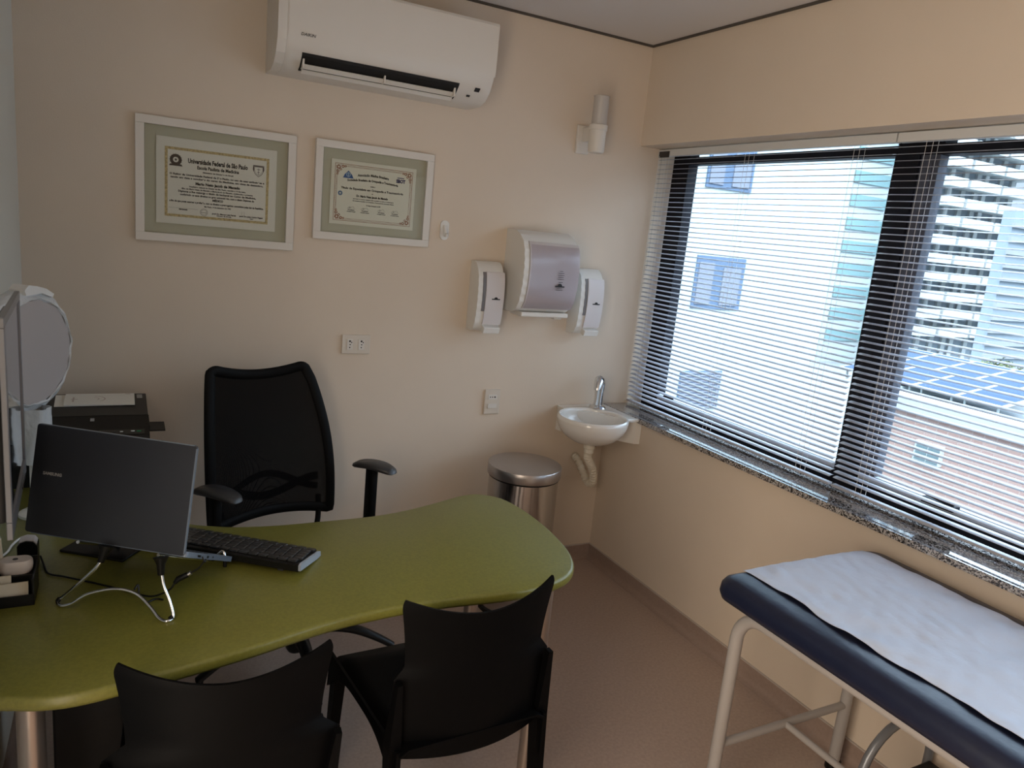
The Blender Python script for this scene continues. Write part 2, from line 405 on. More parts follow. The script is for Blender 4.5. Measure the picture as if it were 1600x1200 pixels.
# ------------------------------------------------------------------ wall lamp
t = thing('wall_lamp', 'white cylindrical wall sconce with frosted shade high beside the window corner', 'lamp', (-.315, 0, 1.98))
def W(name, b, m, sm=None, lab=None, par=None, root=None): return obj(name, b, m, par or root or t, world=True, smooth=sm, label=lab)
W('mounting_plate', MB().bb((-.358, -.016, 1.985), (-.292, -.0005, 2.105), bev=.004), WHITE2)
W('arm', MB().bb((-.334, -.085, 2.035), (-.302, -.014, 2.095), bev=.004), WHITE2)
W('lamp_cup', MB().lathe([(0, 1.985), (.030, 1.985), (.035, 1.99), (.036, 2.0), (.036, 2.078), (.040, 2.080), (.040, 2.100), (.034, 2.102), (0, 2.1022)], (-.318, -.115, 0), 40), WHITE2, 35)
W('lamp_shade', MB().lathe([(.032, 2.102), (.033, 2.108), (.033, 2.212), (.036, 2.218), (.034, 2.220), (.030, 2.212), (.029, 2.106)], (-.318, -.115, 0), 40), FROST, 35)

# ------------------------------------------------------------------ air conditioner
t = thing('air_conditioner', 'white wall-mounted split air conditioner above the two framed certificates', 'air conditioner', (-1.28, 0, 2.09))
ax0, ax1 = -1.684, -.883
def sec(scale=1, off=0):   # side section (y, z)
    return [(-.0005, 2.085), (-.120, 2.085), (-.170, 2.100), (-.205, 2.130), (-.226, 2.170), (-.231, 2.20), (-.231, 2.355), (-.222, 2.368), (-.0005, 2.374)]
W('casing', MB().prism(sec(), ax0+.0305, ax1-.004, axis='x'), WHITE2, 25)
W('front_panel', MB().prism([(-.2285, 2.182), (-.233, 2.20), (-.2335, 2.362), (-.228, 2.372), (-.220, 2.370), (-.222, 2.20)], ax0+.034, ax1+.001, axis='x'), WHITE2, 25)
W('end_cap', MB().prism([(y*1.003, z) for y, z in sec()], ax0, ax0+.030, axis='x'), WHITE2)
# air outlet along the lower curve
b = MB(); b.prism([(-.150, 2.0905), (-.156, 2.0905), (-.172, 2.0995), (-.2075, 2.131), (-.2130, 2.141), (-.205, 2.142), (-.16, 2.11)], ax0+.085, ax1-.135, axis='x')
vent = W('air_outlet', b, BLACKV)
W('flap', MB().prism([(-.158, 2.083), (-.172, 2.094), (-.1745, 2.0925), (-.160, 2.081)], ax0+.092, ax1-.145, axis='x').prism([(-.176, 2.096), (-.192, 2.109), (-.194, 2.107), (-.178, 2.0945)], ax0+.092, ax1-.145, axis='x')
  .bb((ax0+.090, -.2, 2.094), (ax0+.096, -.165, 2.125)).bb((ax1-.150, -.2, 2.094), (ax1-.144, -.165, 2.125)).bb((-1.305, -.2, 2.094), (-1.300, -.168, 2.12)), WHITE2, par=vent)
M = Matrix.Translation((ax0+.098, -.2345, 2.190)) @ Matrix.Rotation(PI/2, 4, 'X')
W('logo', MB().text('DAIKIN', M, .014, .0002, 'CENTER', shear=.25, maxw=.050), DARKG)
nrm = Matrix.Translation((ax1-.060, -.2085, 2.1295)) @ Matrix.Rotation(-.75, 4, 'X')
W('display', MB().xf(Matrix()).box((0, 0, 0), (.020, .016, .003)).xf(nrm), INK)
W('indicator', MB().box((0, 0, 0), (.014, .008, .002)).xf(Matrix.Translation((ax1-.085, -.183, 2.107)) @ Matrix.Rotation(-.75, 4, 'X')), DARKG)

# ------------------------------------------------------------------ framed certificates
def frame(x0, x1, z0, z1, name, label, fw=.028):
    t = thing('picture_frame', label, 'picture frame', ((x0+x1)/2, 0, z0), group=None)
    D = .026
    b = MB()
    for (a0, a1, c0, c1) in ((x0, x1, z1-fw, z1), (x0, x1, z0, z0+fw), (x0, x0+fw, z0+fw, z1-fw), (x1-fw, x1, z0+fw, z1-fw)):
        b.bb((a0, -D, c0), (a1, -.001, c1), bev=.0012)
    obj('frame', b, WHITE2, t, world=True)
    obj('mount', MB().bb((x0+fw, -.006, z0+fw), (x1-fw, -.0015, z1-fw)), MATG, t, world=True, label='pale green mount')
    return t
def front(x, z, y): return Matrix.Translation((x, y, z)) @ Matrix.Rotation(PI/2, 4, 'X')
t = frame(-2.104, -1.570, 1.464, 1.884, 'a', 'larger white-framed university diploma with yellow printed border, left on the back wall')
cx, cz = -1.838, 1.675
cert = W('certificate', MB().bb((-2.039, -.0115, 1.528), (-1.636, -.0095, 1.822)), PAPER)
YP = -.0121
def W2(name, b, m): return obj(name, b, m, cert, world=True)
b = MB()
for (a0, a1, c0, c1) in ((-2.012, -1.663, 1.781, 1.790), (-2.012, -1.663, 1.553, 1.562), (-2.012, -2.003, 1.562, 1.781), (-1.672, -1.663, 1.562, 1.781)):
    b.bb((a0, YP+.0002, c0), (a1, YP+.0006, c1))
W2('border_print', b, GOLD)
b = MB()
def T(txt, x, z, size, w, bold=.0003, shear=0): b.text(txt, front(x, z, YP), size, bold, 'CENTER', shear, maxw=w)
T('Universidade Federal de São Paulo', -1.838, 1.742, .022, .200, .0009)
T('Escola Paulista de Medicina', -1.838, 1.724, .016, .140, .0006)
T('Ministério da Educação do Brasil', -1.838, 1.712, .006, .102)
lines = [('O Reitor da Universidade Federal de São Paulo, no uso de suas atribuições e', 1.700, .310), ('tendo em vista a conclusão do curso de Medicina, em vinte de dezembro,', 1.690, .300)]
T(lines[0][0], -1.838, 1.6975, .0085, .318, .0004); T(lines[1][0], -1.838, 1.6865, .0085, .312, .0004)
T('Mario Neto Jacob de Macedo', -1.838, 1.669, .013, .150, .0007)
T('brasileiro, natural do Estado de São Paulo, nascido a 14 de maio,', -1.838, 1.659, .007, .190, .0003)
T('filho de Mario Neto de Macedo e Maria Jacob de Macedo, confere-lhe o presente', -1.838, 1.650, .007, .240, .0003)
T('Diploma e lhe outorga o título de bacharel no Curso de Medicina,', -1.838, 1.640, .009, .262, .0004)
T('conferindo os seus direitos no grau universitário, com o título Diploma de', -1.838, 1.629, .009, .250, .0004)
T('MÉDICO', -1.838, 1.617, .010, .036, .0006)
T('a fim de que possa exercer a profissão, com os direitos e prerrogativas concedidos pelas leis da República.', -1.838, 1.605, .009, .318, .0004)
T('São Paulo, 14 de dezembro de 1995', -1.838, 1.594, .007, .090, .0003)
T('Diplomado', -1.952, 1.578, .006, .028, .0005)
T('prof. Dr. Marcos Luiz Ferraz', -1.816, 1.572, .007, .082, .0004); T('prof. Dr. João Carlos Pagani', -1.722, 1.572, .007, .082, .0004)
T('Diretor da Escola', -1.816, 1.566, .005, .05); T('Reitor', -1.72, 1.566, .005, .012)
b.bb((-2.000, YP-.0002, 1.5835), (-1.905, YP+.0002, 1.5840)).bb((-1.755, YP-.0002, 1.578), (-1.7545, YP+.0002, 1.590)).bb((-1.747, YP-.0002, 1.578), (-1.7465, YP+.0002, 1.590))
W2('printed_text', b, INK)
b = MB()
def ringy(b, cx, cz, r, w, n=36):
    for k in range(n):
        a0, a1 = 2*PI*k/n, 2*PI*(k+1)/n
        b.poly([(cx + (r-w)*math.cos(a0), YP, cz + (r-w)*math.sin(a0)), (cx + r*math.cos(a0), YP, cz + r*math.sin(a0)), (cx + r*math.cos(a1), YP, cz + r*math.sin(a1)), (cx + (r-w)*math.cos(a1), YP, cz + (r-w)*math.sin(a1))])
ringy(b, -1.977, 1.748, .019, .010)
for k in range(16):
    a = 2*PI*k/16; b.poly([(-1.977+.016*math.cos(a-.09), YP-.0001, 1.748+.016*math.sin(a-.09)), (-1.977+.0225*math.cos(a), YP-.0001, 1.748+.0225*math.sin(a)), (-1.977+.016*math.cos(a+.09), YP-.0001, 1.748+.016*math.sin(a+.09))])
b.poly([(-1.995, YP-.0001, 1.733), (-1.959, YP-.0001, 1.733), (-1.955, YP-.0001, 1.727), (-1.999, YP-.0001, 1.727)])
b.poly([(-1.977+(.006 if k % 2 == 0 else .0025)*math.sin(2*PI*k/10), YP-.0001, 1.748+(.006 if k % 2 == 0 else .0025)*math.cos(2*PI*k/10)) for k in range(10)])
W2('coat_of_arms', b, mat('sepia_print', (.05, .035, .03), .7))
b = MB()
sh = [(-.019, .020), (.019, .020), (.020, .004), (.012, -.012), (0, -.021), (-.012, -.012), (-.020, .004)]
for k in range(len(sh)):
    p, q = sh[k], sh[(k+1) % len(sh)]
    for s0, s1 in ((1, .9), (.74, .69)):
        b.poly([(-1.700+p[0]*s0, YP, 1.742+p[1]*s0), (-1.700+q[0]*s0, YP, 1.742+q[1]*s0), (-1.700+q[0]*s1, YP, 1.742+q[1]*s1), (-1.700+p[0]*s1, YP, 1.742+p[1]*s1)])
b.bb((-1.7008, YP-.0001, 1.729), (-1.6992, YP+.0001, 1.752)).bb((-1.706, YP-.0001, 1.747), (-1.694, YP+.0001, 1.7485)).bb((-1.704, YP-.0001, 1.737), (-1.696, YP+.0001, 1.7385))
for sx in (-1, 1): b.bb((-1.700+sx*.0165-.0012, YP-.0001, 1.74), (-1.700+sx*.0165+.0012, YP+.0001, 1.758))
b.bb((-1.716, YP-.0001, 1.757), (-1.684, YP+.0001, 1.7595))
W2('shield_crest', b, mat('sepia_print_2', (.06, .04, .04), .7))
b = MB(); ringy(b, -1.884, 1.576, .0125, .001); ringy(b, -1.884, 1.576, .009, .0006)
b.bb((-1.893, YP-.0001, 1.574), (-1.875, YP+.0001, 1.5752)); W2('stamp_mark', b, INK)
W('glass', MB().bb((-2.076, -.0215, 1.492), (-1.598, -.0200, 1.856)), FGLASS)

t = frame(-1.497, -1.024, 1.518, 1.888, 'b', 'smaller white-framed certificate with red-brown ornamental border and blue emblem')
cert = W('certificate', MB().bb((-1.434, -.0115, 1.580), (-1.092, -.0095, 1.823)), mat('ivory_paper', (.74, .72, .62), .8))
b = MB()
x0, x1, z0, z1 = -1.420, -1.106, 1.594, 1.809
for d, w in ((0, .0016), (.009, .001)):
    for (a0, a1, c0, c1) in ((x0+d, x1-d, z1-d-w, z1-d), (x0+d, x1-d, z0+d, z0+d+w), (x0+d, x0+d+w, z0+d, z1-d), (x1-d-w, x1-d, z0+d, z1-d)):
        b.bb((a0, YP+.0001, c0), (a1, YP+.0005, c1))
n = 46
for k in range(n):      # scroll ornament between the two rules
    for zz in (z0+.0055, z1-.0055):
        xx = x0 + .012 + (x1-x0-.024)*k/(n-1); b.bb((xx-.0018, YP, zz-.0012+.0012*math.sin(k)), (xx+.0018, YP+.0002, zz+.0008+.0012*math.sin(k)))
for k in range(30):
    for xx in (x0+.0055, x1-.0055):
        zz = z0 + .012 + (z1-z0-.024)*k/29; b.bb((xx-.0009+.0012*math.sin(k), YP, zz-.0018), (xx+.0011+.0012*math.sin(k), YP+.0002, zz+.0018))
for sx, X in ((1, x0), (-1, x1)):
    for sz, Z in ((1, z0), (-1, z1)):
        for (u, v, r) in ((.014, .014, .008), (.030, .011, .006), (.011, .030, .006), (.022, .022, .005), (.040, .010, .004), (.010, .040, .004)):
            ringy(b, X+sx*u, Z+sz*v, r, r*.55, 10)
W2('ornamental_border', b, BROWNP)
b = MB()
b.text('Associação Médica Brasileira', front(-1.268, 1.772, YP), .013, .0005, 'CENTER', maxw=.126, arc=1.2)
b.text('Sociedade Brasileira de Ortopedia e Traumatologia', front(-1.268, 1.752, YP), .012, .0005, 'CENTER', maxw=.205, arc=.6)
T('confere o', -1.268, 1.732, .006, .02)
T('Título de Especialista em Ortopedia e Traumatologia', -1.268, 1.716, .011, .252, .0004)
T('ao', -1.268, 1.705, .005, .006)
T('Dr. Mario Neto Jacob de Macedo', -1.268, 1.690, .011, .128, .0006)
T('aprovado no exame realizado pela comissão de ensino e treinamento', -1.262, 1.680, .006, .165, .0002)
T('da Sociedade Brasileira de Ortopedia e Traumatologia, Associação Médica', -1.262, 1.672, .006, .168, .0002)
T('São Paulo, 20 de janeiro de 1999', -1.262, 1.658, .006, .058, .0003)
for xx in (-1.350, -1.295, -1.228, -1.172):
    T('Presidente', xx, 1.636, .005, .026); T('da Comissão Nacional', xx, 1.630, .004, .034)
    b.bb((xx-.018, YP-.0001, 1.6425), (xx+.018, YP+.0001, 1.6429))
    b.tube([(xx-.014, YP, 1.645), (xx-.004, YP, 1.650), (xx-.008, YP, 1.643), (xx+.006, YP, 1.651), (xx+.012, YP, 1.645)], .0004, 4, smooth=4)
W2('printed_text', b, INK)
b = MB()
b.poly([(-1.388, YP, 1.757), (-1.347, YP, 1.757), (-1.353, YP, 1.770), (-1.3675, YP, 1.785), (-1.382, YP, 1.770)]); W2('triangle_emblem', b, BLUE)
b = MB(); YP0 = YP; YP = YP0-.0002; ringy(b, -1.3675, 1.770, .0085, .0022, 20); b.bb((-1.369, YP-.0001, 1.763), (-1.366, YP, 1.777)); W2('emblem_ring', b, mat('pale_blue_print', (.4, .5, .6), .6)); YP = YP0
b = MB(); b.text('SBOT', front(-1.155, 1.762, YP), .018, .0012, 'CENTER', maxw=.038).bb((-1.170, YP-.0001, 1.779), (-1.142, YP+.0001, 1.782)); W2('society_logo', b, NAVY)
b = MB(); ringy(b, -1.396, 1.698, .009, .006, 20); W2('blue_seal', b, mat('faded_blue_print', (.10, .18, .32), .6))
W('glass', MB().bb((-1.469, -.0215, 1.546), (-1.052, -.0200, 1.860)), FGLASS)

# ------------------------------------------------------------------ adhesive hook
t = thing('wall_hook', 'small white oval adhesive hook right of the smaller certificate', 'hook', (-.948, 0, 1.555))
b = MB(); b.prism(rr(.038, .080, .018, 6, -.949, 1.594), -.008, -.0005, axis='y'); W('hook_plate', b, WHITE, 40)
W('hook_arm', MB().tube([(-.949, -.006, 1.612), (-.949, -.016, 1.590), (-.949, -.022, 1.572), (-.949, -.030, 1.572), (-.949, -.033, 1.582)], [.009, .0085, .008, .007, .006], 10), WHITE, 40)

# ------------------------------------------------------------------ outlets
t = thing('power_outlet', 'white wall plate with two sockets side by side above the mesh chair', 'power outlet', (-1.298, 0, 1.065))
W('wall_plate', MB().bb((-1.358, -.010, 1.063), (-1.240, -.0005, 1.142), bev=.003), CREAM)
for x in (-1.326, -1.278):
    s_ = W('socket', MB().bb((x-.012, -.0125, 1.080), (x+.012, -.009, 1.124), bev=.001), WHITE2)
    b = MB()
    for (dz, r, dx) in ((.014, .004, 0), (0, .0026, .001), (-.012, .0026, 0), (.009, .0025, .007)):
        b.tube([(x+dx, -.0131, 1.102+dz), (x+dx, -.0120, 1.102+dz)], r, 10)
    obj('pin_hole', b, BLACKV, s_, world=True)
t = thing('power_outlet', 'upright white wall plate with socket above a switch, beside the steel bin', 'power outlet', (-.645, 0, .79))
W('wall_plate', MB().bb((-.690, -.010, .788), (-.612, -.0005, .904), bev=.003), CREAM)
s_ = W('socket', MB().bb((-.674, -.0125, .858), (-.628, -.009, .880), bev=.001), WHITE2)
b = MB()
for (dx, r) in ((-.012, .0026), (-.001, .0028), (.011, .004)): b.tube([(-.651+dx, -.0131, .869), (-.651+dx, -.012, .869)], r, 10)
obj('pin_hole', b, BLACKV, s_, world=True)
W('switch_rocker', MB().box((-.651, -.0115, .827), (.046, .006, .020), Euler((0, 0, .05)).to_matrix(), .001), WHITE2)

# ------------------------------------------------------------------ dispensers
def body_profile(zb, zt, d):      # (y,z) outline of a bulging dispenser
    h = zt - zb
    return [(-.0005, zb), (-.03*d/.2, zb-.0), (-d*.62, zb+.02*h), (-d*.86, zb+.12*h), (-d*.97, zb+.30*h), (-d, zb+.50*h), (-d*.97, zb+.68*h), (-d*.88, zb+.84*h), (-d*.66, zb+.95*h), (-d*.42, zt), (-.0005, zt)]
def refine(p, n=4):
    q = catmull([Vector((a, b, 0)) for a, b in p[1:-1]], n); return [p[0]] + [(v.x, v.y) for v in q] + [p[-1]]
t = thing('paper_towel_dispenser', 'large white paper towel dispenser between the two soap dispensers', 'dispenser', (-.52, 0, 1.27))
PX0, PX1 = -.652, -.385
pp = refine(body_profile(1.275, 1.628, .190))
W('housing', MB().prism(pp, PX0, PX1, axis='x'), WHITE, 25)
# scalloped border along each side
for nm, xa, xb in (('ribbed_side', PX0-.001, PX0+.022),):
    b = MB()
    n = 60; zs = [1.29 + .325*i/n for i in range(n+1)]
    def yat(z, P=pp):
        best = 0
        for (a, c), (a2, c2) in zip(P, P[1:]):
            if (c - z) * (c2 - z) <= 0 and c != c2: best = min(best, a + (a2 - a) * (z - c) / (c2 - c))
        return best
    poly = [(yat(z)*(1.0) - .003 - .0018*math.cos(z*2*PI/.036), z) for z in zs]
    poly = [(poly[0][0]+.03, zs[0])] + poly + [(poly[-1][0]+.03, zs[-1])]
    b.prism(poly, xa, xb, axis='x'); W(nm, b, WHITE, 40)
cov = [(yat(1.300+.285*i/24)-.007, 1.300+.285*i/24) for i in range(25)]
covp = [(a+.004, z) for a, z in cov]
W('front_cover', MB().prism(cov + covp[::-1], PX0+.024, PX1+.004, axis='x'), LILAC, 30)
win = W('window', MB().prism([(a-.003, z) for a, z in cov[:-1]] + [(a-.001, z) for a, z in cov[:-1]][::-1], PX0+.030, PX1+.002, axis='x'), SMOKE, 30)
W('bottom_lip', MB().bb((PX0+.03, -.150, 1.262), (PX1, -.04, 1.282), bev=.004).bb((PX1-.06, -.13, 1.252), (PX1-.02, -.06, 1.266), bev=.004), WHITE2)
def ycov(z): return yat(z)-.0128
b = MB()
lx = -.475
for i, w in enumerate((.016, .030, .032, .026, .032)):
    z = 1.470 - .0085*i; b.bb((lx-w/2, ycov(z), z-.0008), (lx+w/2, ycov(z)+.001, z+.0008))
for i, (w, h) in enumerate(((.046, .006), (.028, .0015), (.034, .0015))):
    z = 1.404 - .0075*i; b.bb((lx-w/2, ycov(z)-.001, z-h/2), (lx+w/2, ycov(z)+.001, z+h/2))
b.prism([(lx + .011*math.cos(a*PI/8), 1.407 + .010*math.sin(a*PI/8)) for a in range(9)], ycov(1.41)-.0005, ycov(1.41)+.001, axis='y')
b.bb((lx-.009, ycov(1.425)-.0005, 1.4215), (lx+.012, ycov(1.425)+.001, 1.4235))
W('logo', b, INK)
def soap(xc, label, w=.118):
    t = thing('soap_dispenser', label, 'dispenser', (xc, 0, 1.175), group=None)
    x0, x1 = xc-w/2, xc+w/2; p = refine(body_profile(1.180, 1.480, .098))
    def yy(z):
        best = 0
        for (a, c), (a2, c2) in zip(p, p[1:]):
            if (c - z) * (c2 - z) <= 0 and c != c2: best = min(best, a + (a2 - a) * (z - c) / (c2 - c))
        return best
    obj('housing', MB().prism(p, x0, x1, axis='x'), WHITE, t, world=True, smooth=25)
    n = 50; zs = [1.20 + .265*i/n for i in range(n+1)]
    poly = [(yy(z)-.002-.0013*math.cos(z*2*PI/.033), z) for z in zs]; poly = [(poly[0][0]+.02, zs[0])] + poly + [(poly[-1][0]+.02, zs[-1])]
    obj('ribbed_side', MB().prism(poly, x0-.001, x0+.020, axis='x'), WHITE, t, world=True, smooth=40)
    def strip(xa, xb, za, zb, off, th, m, nm, par=t):
        a = [(yy(za+(zb-za)*i/16)-off, za+(zb-za)*i/16) for i in range(17)]; c = [(u+th, v) for u, v in a][::-1]
        return obj(nm, MB().prism(a+c, xa, xb, axis='x'), m, par, world=True, smooth=30)
    fp = strip(x0+.034, x1+.002, 1.215, 1.440, .009, .010, mat('dispenser_cover', (.66, .63, .64), .3) if 'dispenser_cover' not in bpy.data.materials else bpy.data.materials['dispenser_cover'], 'front_cover')
    strip(x0+.021, x0+.034, 1.272, 1.438, .0045, .006, SLOT, 'sight_window')
    obj('push_lever', MB().box((xc+.018, -.082, 1.196), (.078, .044, .028), Euler((.35, 0, 0)).to_matrix(), .003), WHITE, t, world=True)
    zc = 1.326; b = MB().bb((xc+.004, yy(zc)-.0105, zc-.0025), (xc+.042, yy(zc)-.008, zc+.0025))
    b.prism([(xc+.023 + .008*math.cos(a*PI/8), zc+.002 + .0075*math.sin(a*PI/8)) for a in range(9)], yy(zc)-.0103, yy(zc)-.008, axis='y')
    obj('logo', b, INK, t, world=True)
soap(-.752, 'white soap dispenser mounted to the left of the paper towel dispenser')
soap(-.236, 'white soap dispenser mounted to the right of the paper towel dispenser')

# ------------------------------------------------------------------ corner basin
t = thing('corner_basin', 'small white ceramic corner basin below the second soap dispenser', 'sink', (-.2, -.2, .67))
ZR = .822; bc = Vector((-.235, -.225, 0)); br = .165
def rim_outline():
    pts = []
    ct = [(-.0015, -.0015), (-.300, -.0015), (-.302, -.030), (-.285, -.062)]
    ar = []
    for i in range(25):
        a = math.radians(118 + (332 - 118) * i / 24); ar.append((bc.x + br*math.cos(a), bc.y + br*math.sin(a)))
    ct2 = [(-.062, -.285), (-.030, -.302), (-.0015, -.300)]
    return ct, ar, ct2
ct, ar, ct2 = rim_outline()
outline = ct + ar + ct2
# top deck ring: outer outline -> inner bowl ellipse, built radially from the bowl centre
N = 96; b = MB(); ctr = Vector((bc.x, bc.y)); inner = br - .016
def hit(a):
    d = Vector((math.cos(a), math.sin(a))); best = None
    for k in range(len(outline)):
        p = Vector(outline[k]) - ctr; q = Vector(outline[(k+1) % len(outline)]) - ctr; e = q - p
        den = d.x*e.y - d.y*e.x
        if abs(den) < 1e-12: continue
        tt = (p.x*e.y - p.y*e.x)/den; uu = (p.x*d.y - p.y*d.x)/den
        if tt > 0 and -1e-6 <= uu <= 1+1e-6: best = tt if best is None else max(best, tt)
    return best
rings = []
angs = [2*PI*k/N for k in range(N)]
H_ = [max(hit(a) or br, br) for a in angs]
def addring(f):
    ring = []
    for a, h in zip(angs, H_):
        r, z = f(a, h); ring.append(b.bm.verts.new((bc.x + r*math.cos(a), bc.y + r*math.sin(a), z)))
    rings.append(ring)
# underside bowl up to the lip, over the rim, down into the bowl
for q in (.0, .18, .36, .52, .66, .78, .88, .95, 1.0):
    ang = q*PI/2; addring(lambda a, h, ang=ang: ((br)*math.sin(ang)*1.0 + 1e-4, .690 + (ZR-.012-.690)*(1-math.cos(ang))))
addring(lambda a, h: (h if h > br+.004 else br+.001, ZR-.012))
addring(lambda a, h: (h, ZR-.004)); addring(lambda a, h: (h-.003, ZR))
addring(lambda a, h: (min(h-.004, br+.004) if h > br+.01 else br-.004, ZR+.001)); addring(lambda a, h: (br-.008, ZR+.004)); addring(lambda a, h: (inner+.002, ZR+.002)); addring(lambda a, h: (inner-.002, ZR-.004))
for q in (.93, .84, .72, .58, .42, .22, .08):
    ang = q*PI/2; addring(lambda a, h, ang=ang: (inner*math.sin(ang), .705 + (ZR-.012-.705)*(1-math.cos(ang))))
for r0, r1 in zip(rings, rings[1:]):
    for k in range(N): b.bm.faces.new((r0[k], r0[(k+1) % N], r1[(k+1) % N], r1[k]))
b.bm.faces.new(rings[0][::-1]); b.bm.faces.new(rings[-1])
W('bowl', b, CERAM, 50)
# solid bracket block behind the bowl, against both walls
W('bracket', MB().prism([(-.0015, -.0015), (-.290, -.0015), (-.285, -.03), (-.20, -.10), (-.10, -.20), (-.03, -.285), (-.0015, -.292)], .700, ZR-.010, axis='z'), CERAM, 30)
W('drain', MB().lathe([(0, .7065), (.020, .7065), (.024, .709), (.018, .7105), (0, .7095)], (bc.x, bc.y, 0), 24), CHROME, 40)
fau = thing('faucet', 'chrome push tap standing on the back corner of the basin', 'faucet', (-.118, -.085, ZR))
t = fau
fx, fy = -.118, -.085
dirx, diry = -.75, -.66
W('tap_base', MB().lathe([(0, ZR+.001), (.038, ZR+.001), (.040, ZR+.005), (.034, ZR+.014), (.023, ZR+.02), (0, ZR+.021)], (fx, fy, 0), 32), CHROME, 40)
W('tap_body', MB().tube([(fx, fy, ZR+.01), (fx, fy, ZR+.06), (fx, fy, ZR+.105), (fx+dirx*.006, fy+diry*.006, ZR+.13), (fx+dirx*.024, fy+diry*.024, ZR+.142), (fx+dirx*.044, fy+diry*.044, ZR+.128), (fx+dirx*.052, fy+diry*.052, ZR+.098)],
    [.022, .0205, .023, .025, .024, .020, .016], 24, smooth=0), CHROME, 60)
W('tap_button', MB().lathe([(0, ZR+.150), (.012, ZR+.149), (.016, ZR+.142), (.016, ZR+.130)], (fx, fy, 0), 24), CHROME, 50)
# siphon
t = thing('drain_pipe', 'ribbed cream flexible drain pipe hanging under the corner basin', 'pipe', (bc.x, bc.y, .45))
path = catmull([Vector(p) for p in ((bc.x, bc.y, .655), (-.234, -.220, .626), (-.206, -.203, .592), (-.175, -.187, .555), (-.145, -.160, .505), (-.125, -.130, .458), (-.120, -.085, .445), (-.132, -.055, .485), (-.155, -.025, .545), (-.165, -.001, .560))], 12)
W('corrugated_hose', MB().tube(path, [.0175 + .0035*(1 if (i % 4) < 2 else -1)*.5 for i in range(len(path))], 16), PIPE, 30)
W('coupling', MB().lathe([(0, .700), (.018, .70), (.026, .695), (.026, .672), (.022, .668), (.022, .650), (0, .65)], (bc.x, bc.y, 0), 24, cap=False), PIPE, 35)
W('coupling_nut', MB().lathe([(.020, .712), (.024, .711), (.026, .700), (.020, .698)], (bc.x, bc.y, 0), 24), BLACK, 35)
t = thing('stop_valve', 'chrome stop valve with black hose behind the drain pipe under the basin', 'valve', (-.10, 0, .60))
W('valve_body', MB().tube([(-.10, -.0005, .63), (-.10, -.05, .63)], .011, 14).tube([(-.10, -.04, .615), (-.10, -.04, .665)], .009, 12), CHROME, 40)
W('supply_hose', MB().tube([(-.10, -.045, .66), (-.115, -.07, .68), (-.128, -.085, .70)], .007, 10, smooth=6).tube([(-.135, -.10, .635), (-.085, -.06, .63)], .011, 10), BLACK, 40)

# ------------------------------------------------------------------ pedal bin
t = thing('trash_bin', 'polished steel round pedal bin standing below the upright socket plate', 'trash bin', (-.625, -.325, 0))
W('bin_body', MB().lathe([(0, .012), (.148, .012), (.150, .03), (.150, .605), (0, .605)], (-.625, -.325, 0), 64), BIN, 40)
W('base_ring', MB().lathe([(0, 0.0), (.155, 0.0), (.156, .018), (.151, .022), (0, .022)], (-.625, -.325, 0), 64), BLACK, 40)
W('lid_collar', MB().lathe([(.1505, .600), (.1535, .602), (.1535, .606), (.1505, .608)], (-.625, -.325, 0), 64), BLACK, 40)
W('lid', MB().lathe([(.150, .608), (.158, .609), (.159, .614), (.159, .650), (.1565, .6535), (.10, .656), (.0, .657)], (-.625, -.325, 0), 64), BINL, 40)
W('pedal', MB().box((-.665, -.485, .02), (.07, .05, .012), Euler((.2, 0, -.2)).to_matrix(), .004), BLACK)

# ------------------------------------------------------------------ desk
t = thing('desk', 'curved kidney-shaped green laminate desk in front of the mesh office chair', 'desk', (-1.7, -1.2, 0))
oc = [(-2.42, -1.535), (-2.341, -1.553), (-2.292, -1.571), (-2.243, -1.580), (-2.193, -1.578), (-2.142, -1.569), (-2.031, -1.549), (-1.908, -1.520), (-1.815, -1.493), (-1.723, -1.470), (-1.615, -1.456), (-1.53, -1.452), (-1.453, -1.454), (-1.37, -1.462), (-1.286, -1.469), (-1.211, -1.467), (-1.144, -1.452), (-1.085, -1.424), (-1.042, -1.375), (-1.010, -1.296), (-.994, -1.199), (-.988, -1.112), (-.991, -.994), (-1.011, -.890), (-1.047, -.838), (-1.098, -.813), (-1.160, -.822), (-1.25, -.857), (-1.353, -.892), (-1.43, -.910), (-1.505, -.919), (-1.638, -.920), (-1.766, -.918), (-1.867, -.903), (-1.931, -.880), (-1.987, -.850), (-2.03, -.80), (-2.052, -.70), (-2.058, -.5), (-2.058, -.02), (-2.438, -.02), (-2.438, -1.50)]
oc = [(v.x, v.y) for v in catmull([Vector((a, b_, 0)) for a, b_ in oc[:37]], 3)] + oc[37:]
def inset(poly, d):
    n = len(poly); out = []
    for i in range(n):
        p0, p, p1 = Vector(poly[i-1]), Vector(poly[i]), Vector(poly[(i+1) % n]); e = (p1 - p0).normalized(); nn = Vector((-e.y, e.x)); out.append((p.x + nn.x*d, p.y + nn.y*d))
    return out
ZD = .740
b = MB(); vr = []
for d, z in ((.012, ZD-.030), (.003, ZD-.027), (0, ZD-.020), (0, ZD-.008), (.003, ZD-.002), (.009, ZD)):
    q = inset(oc, d); vr.append([b.bm.verts.new((x, y, z)) for x, y in q])
for r0, r1 in zip(vr, vr[1:]):
    n = len(r0)
    for k in range(n): b.bm.faces.new((r0[k], r0[(k+1) % n], r1[(k+1) % n], r1[k]))
b.bm.faces.new(vr[0][::-1]); b.bm.faces.new(vr[-1])
W('tabletop', b, DESK, 50)
LEGM = mat('satin_steel_leg', (.42, .35, .30), .32, .85)
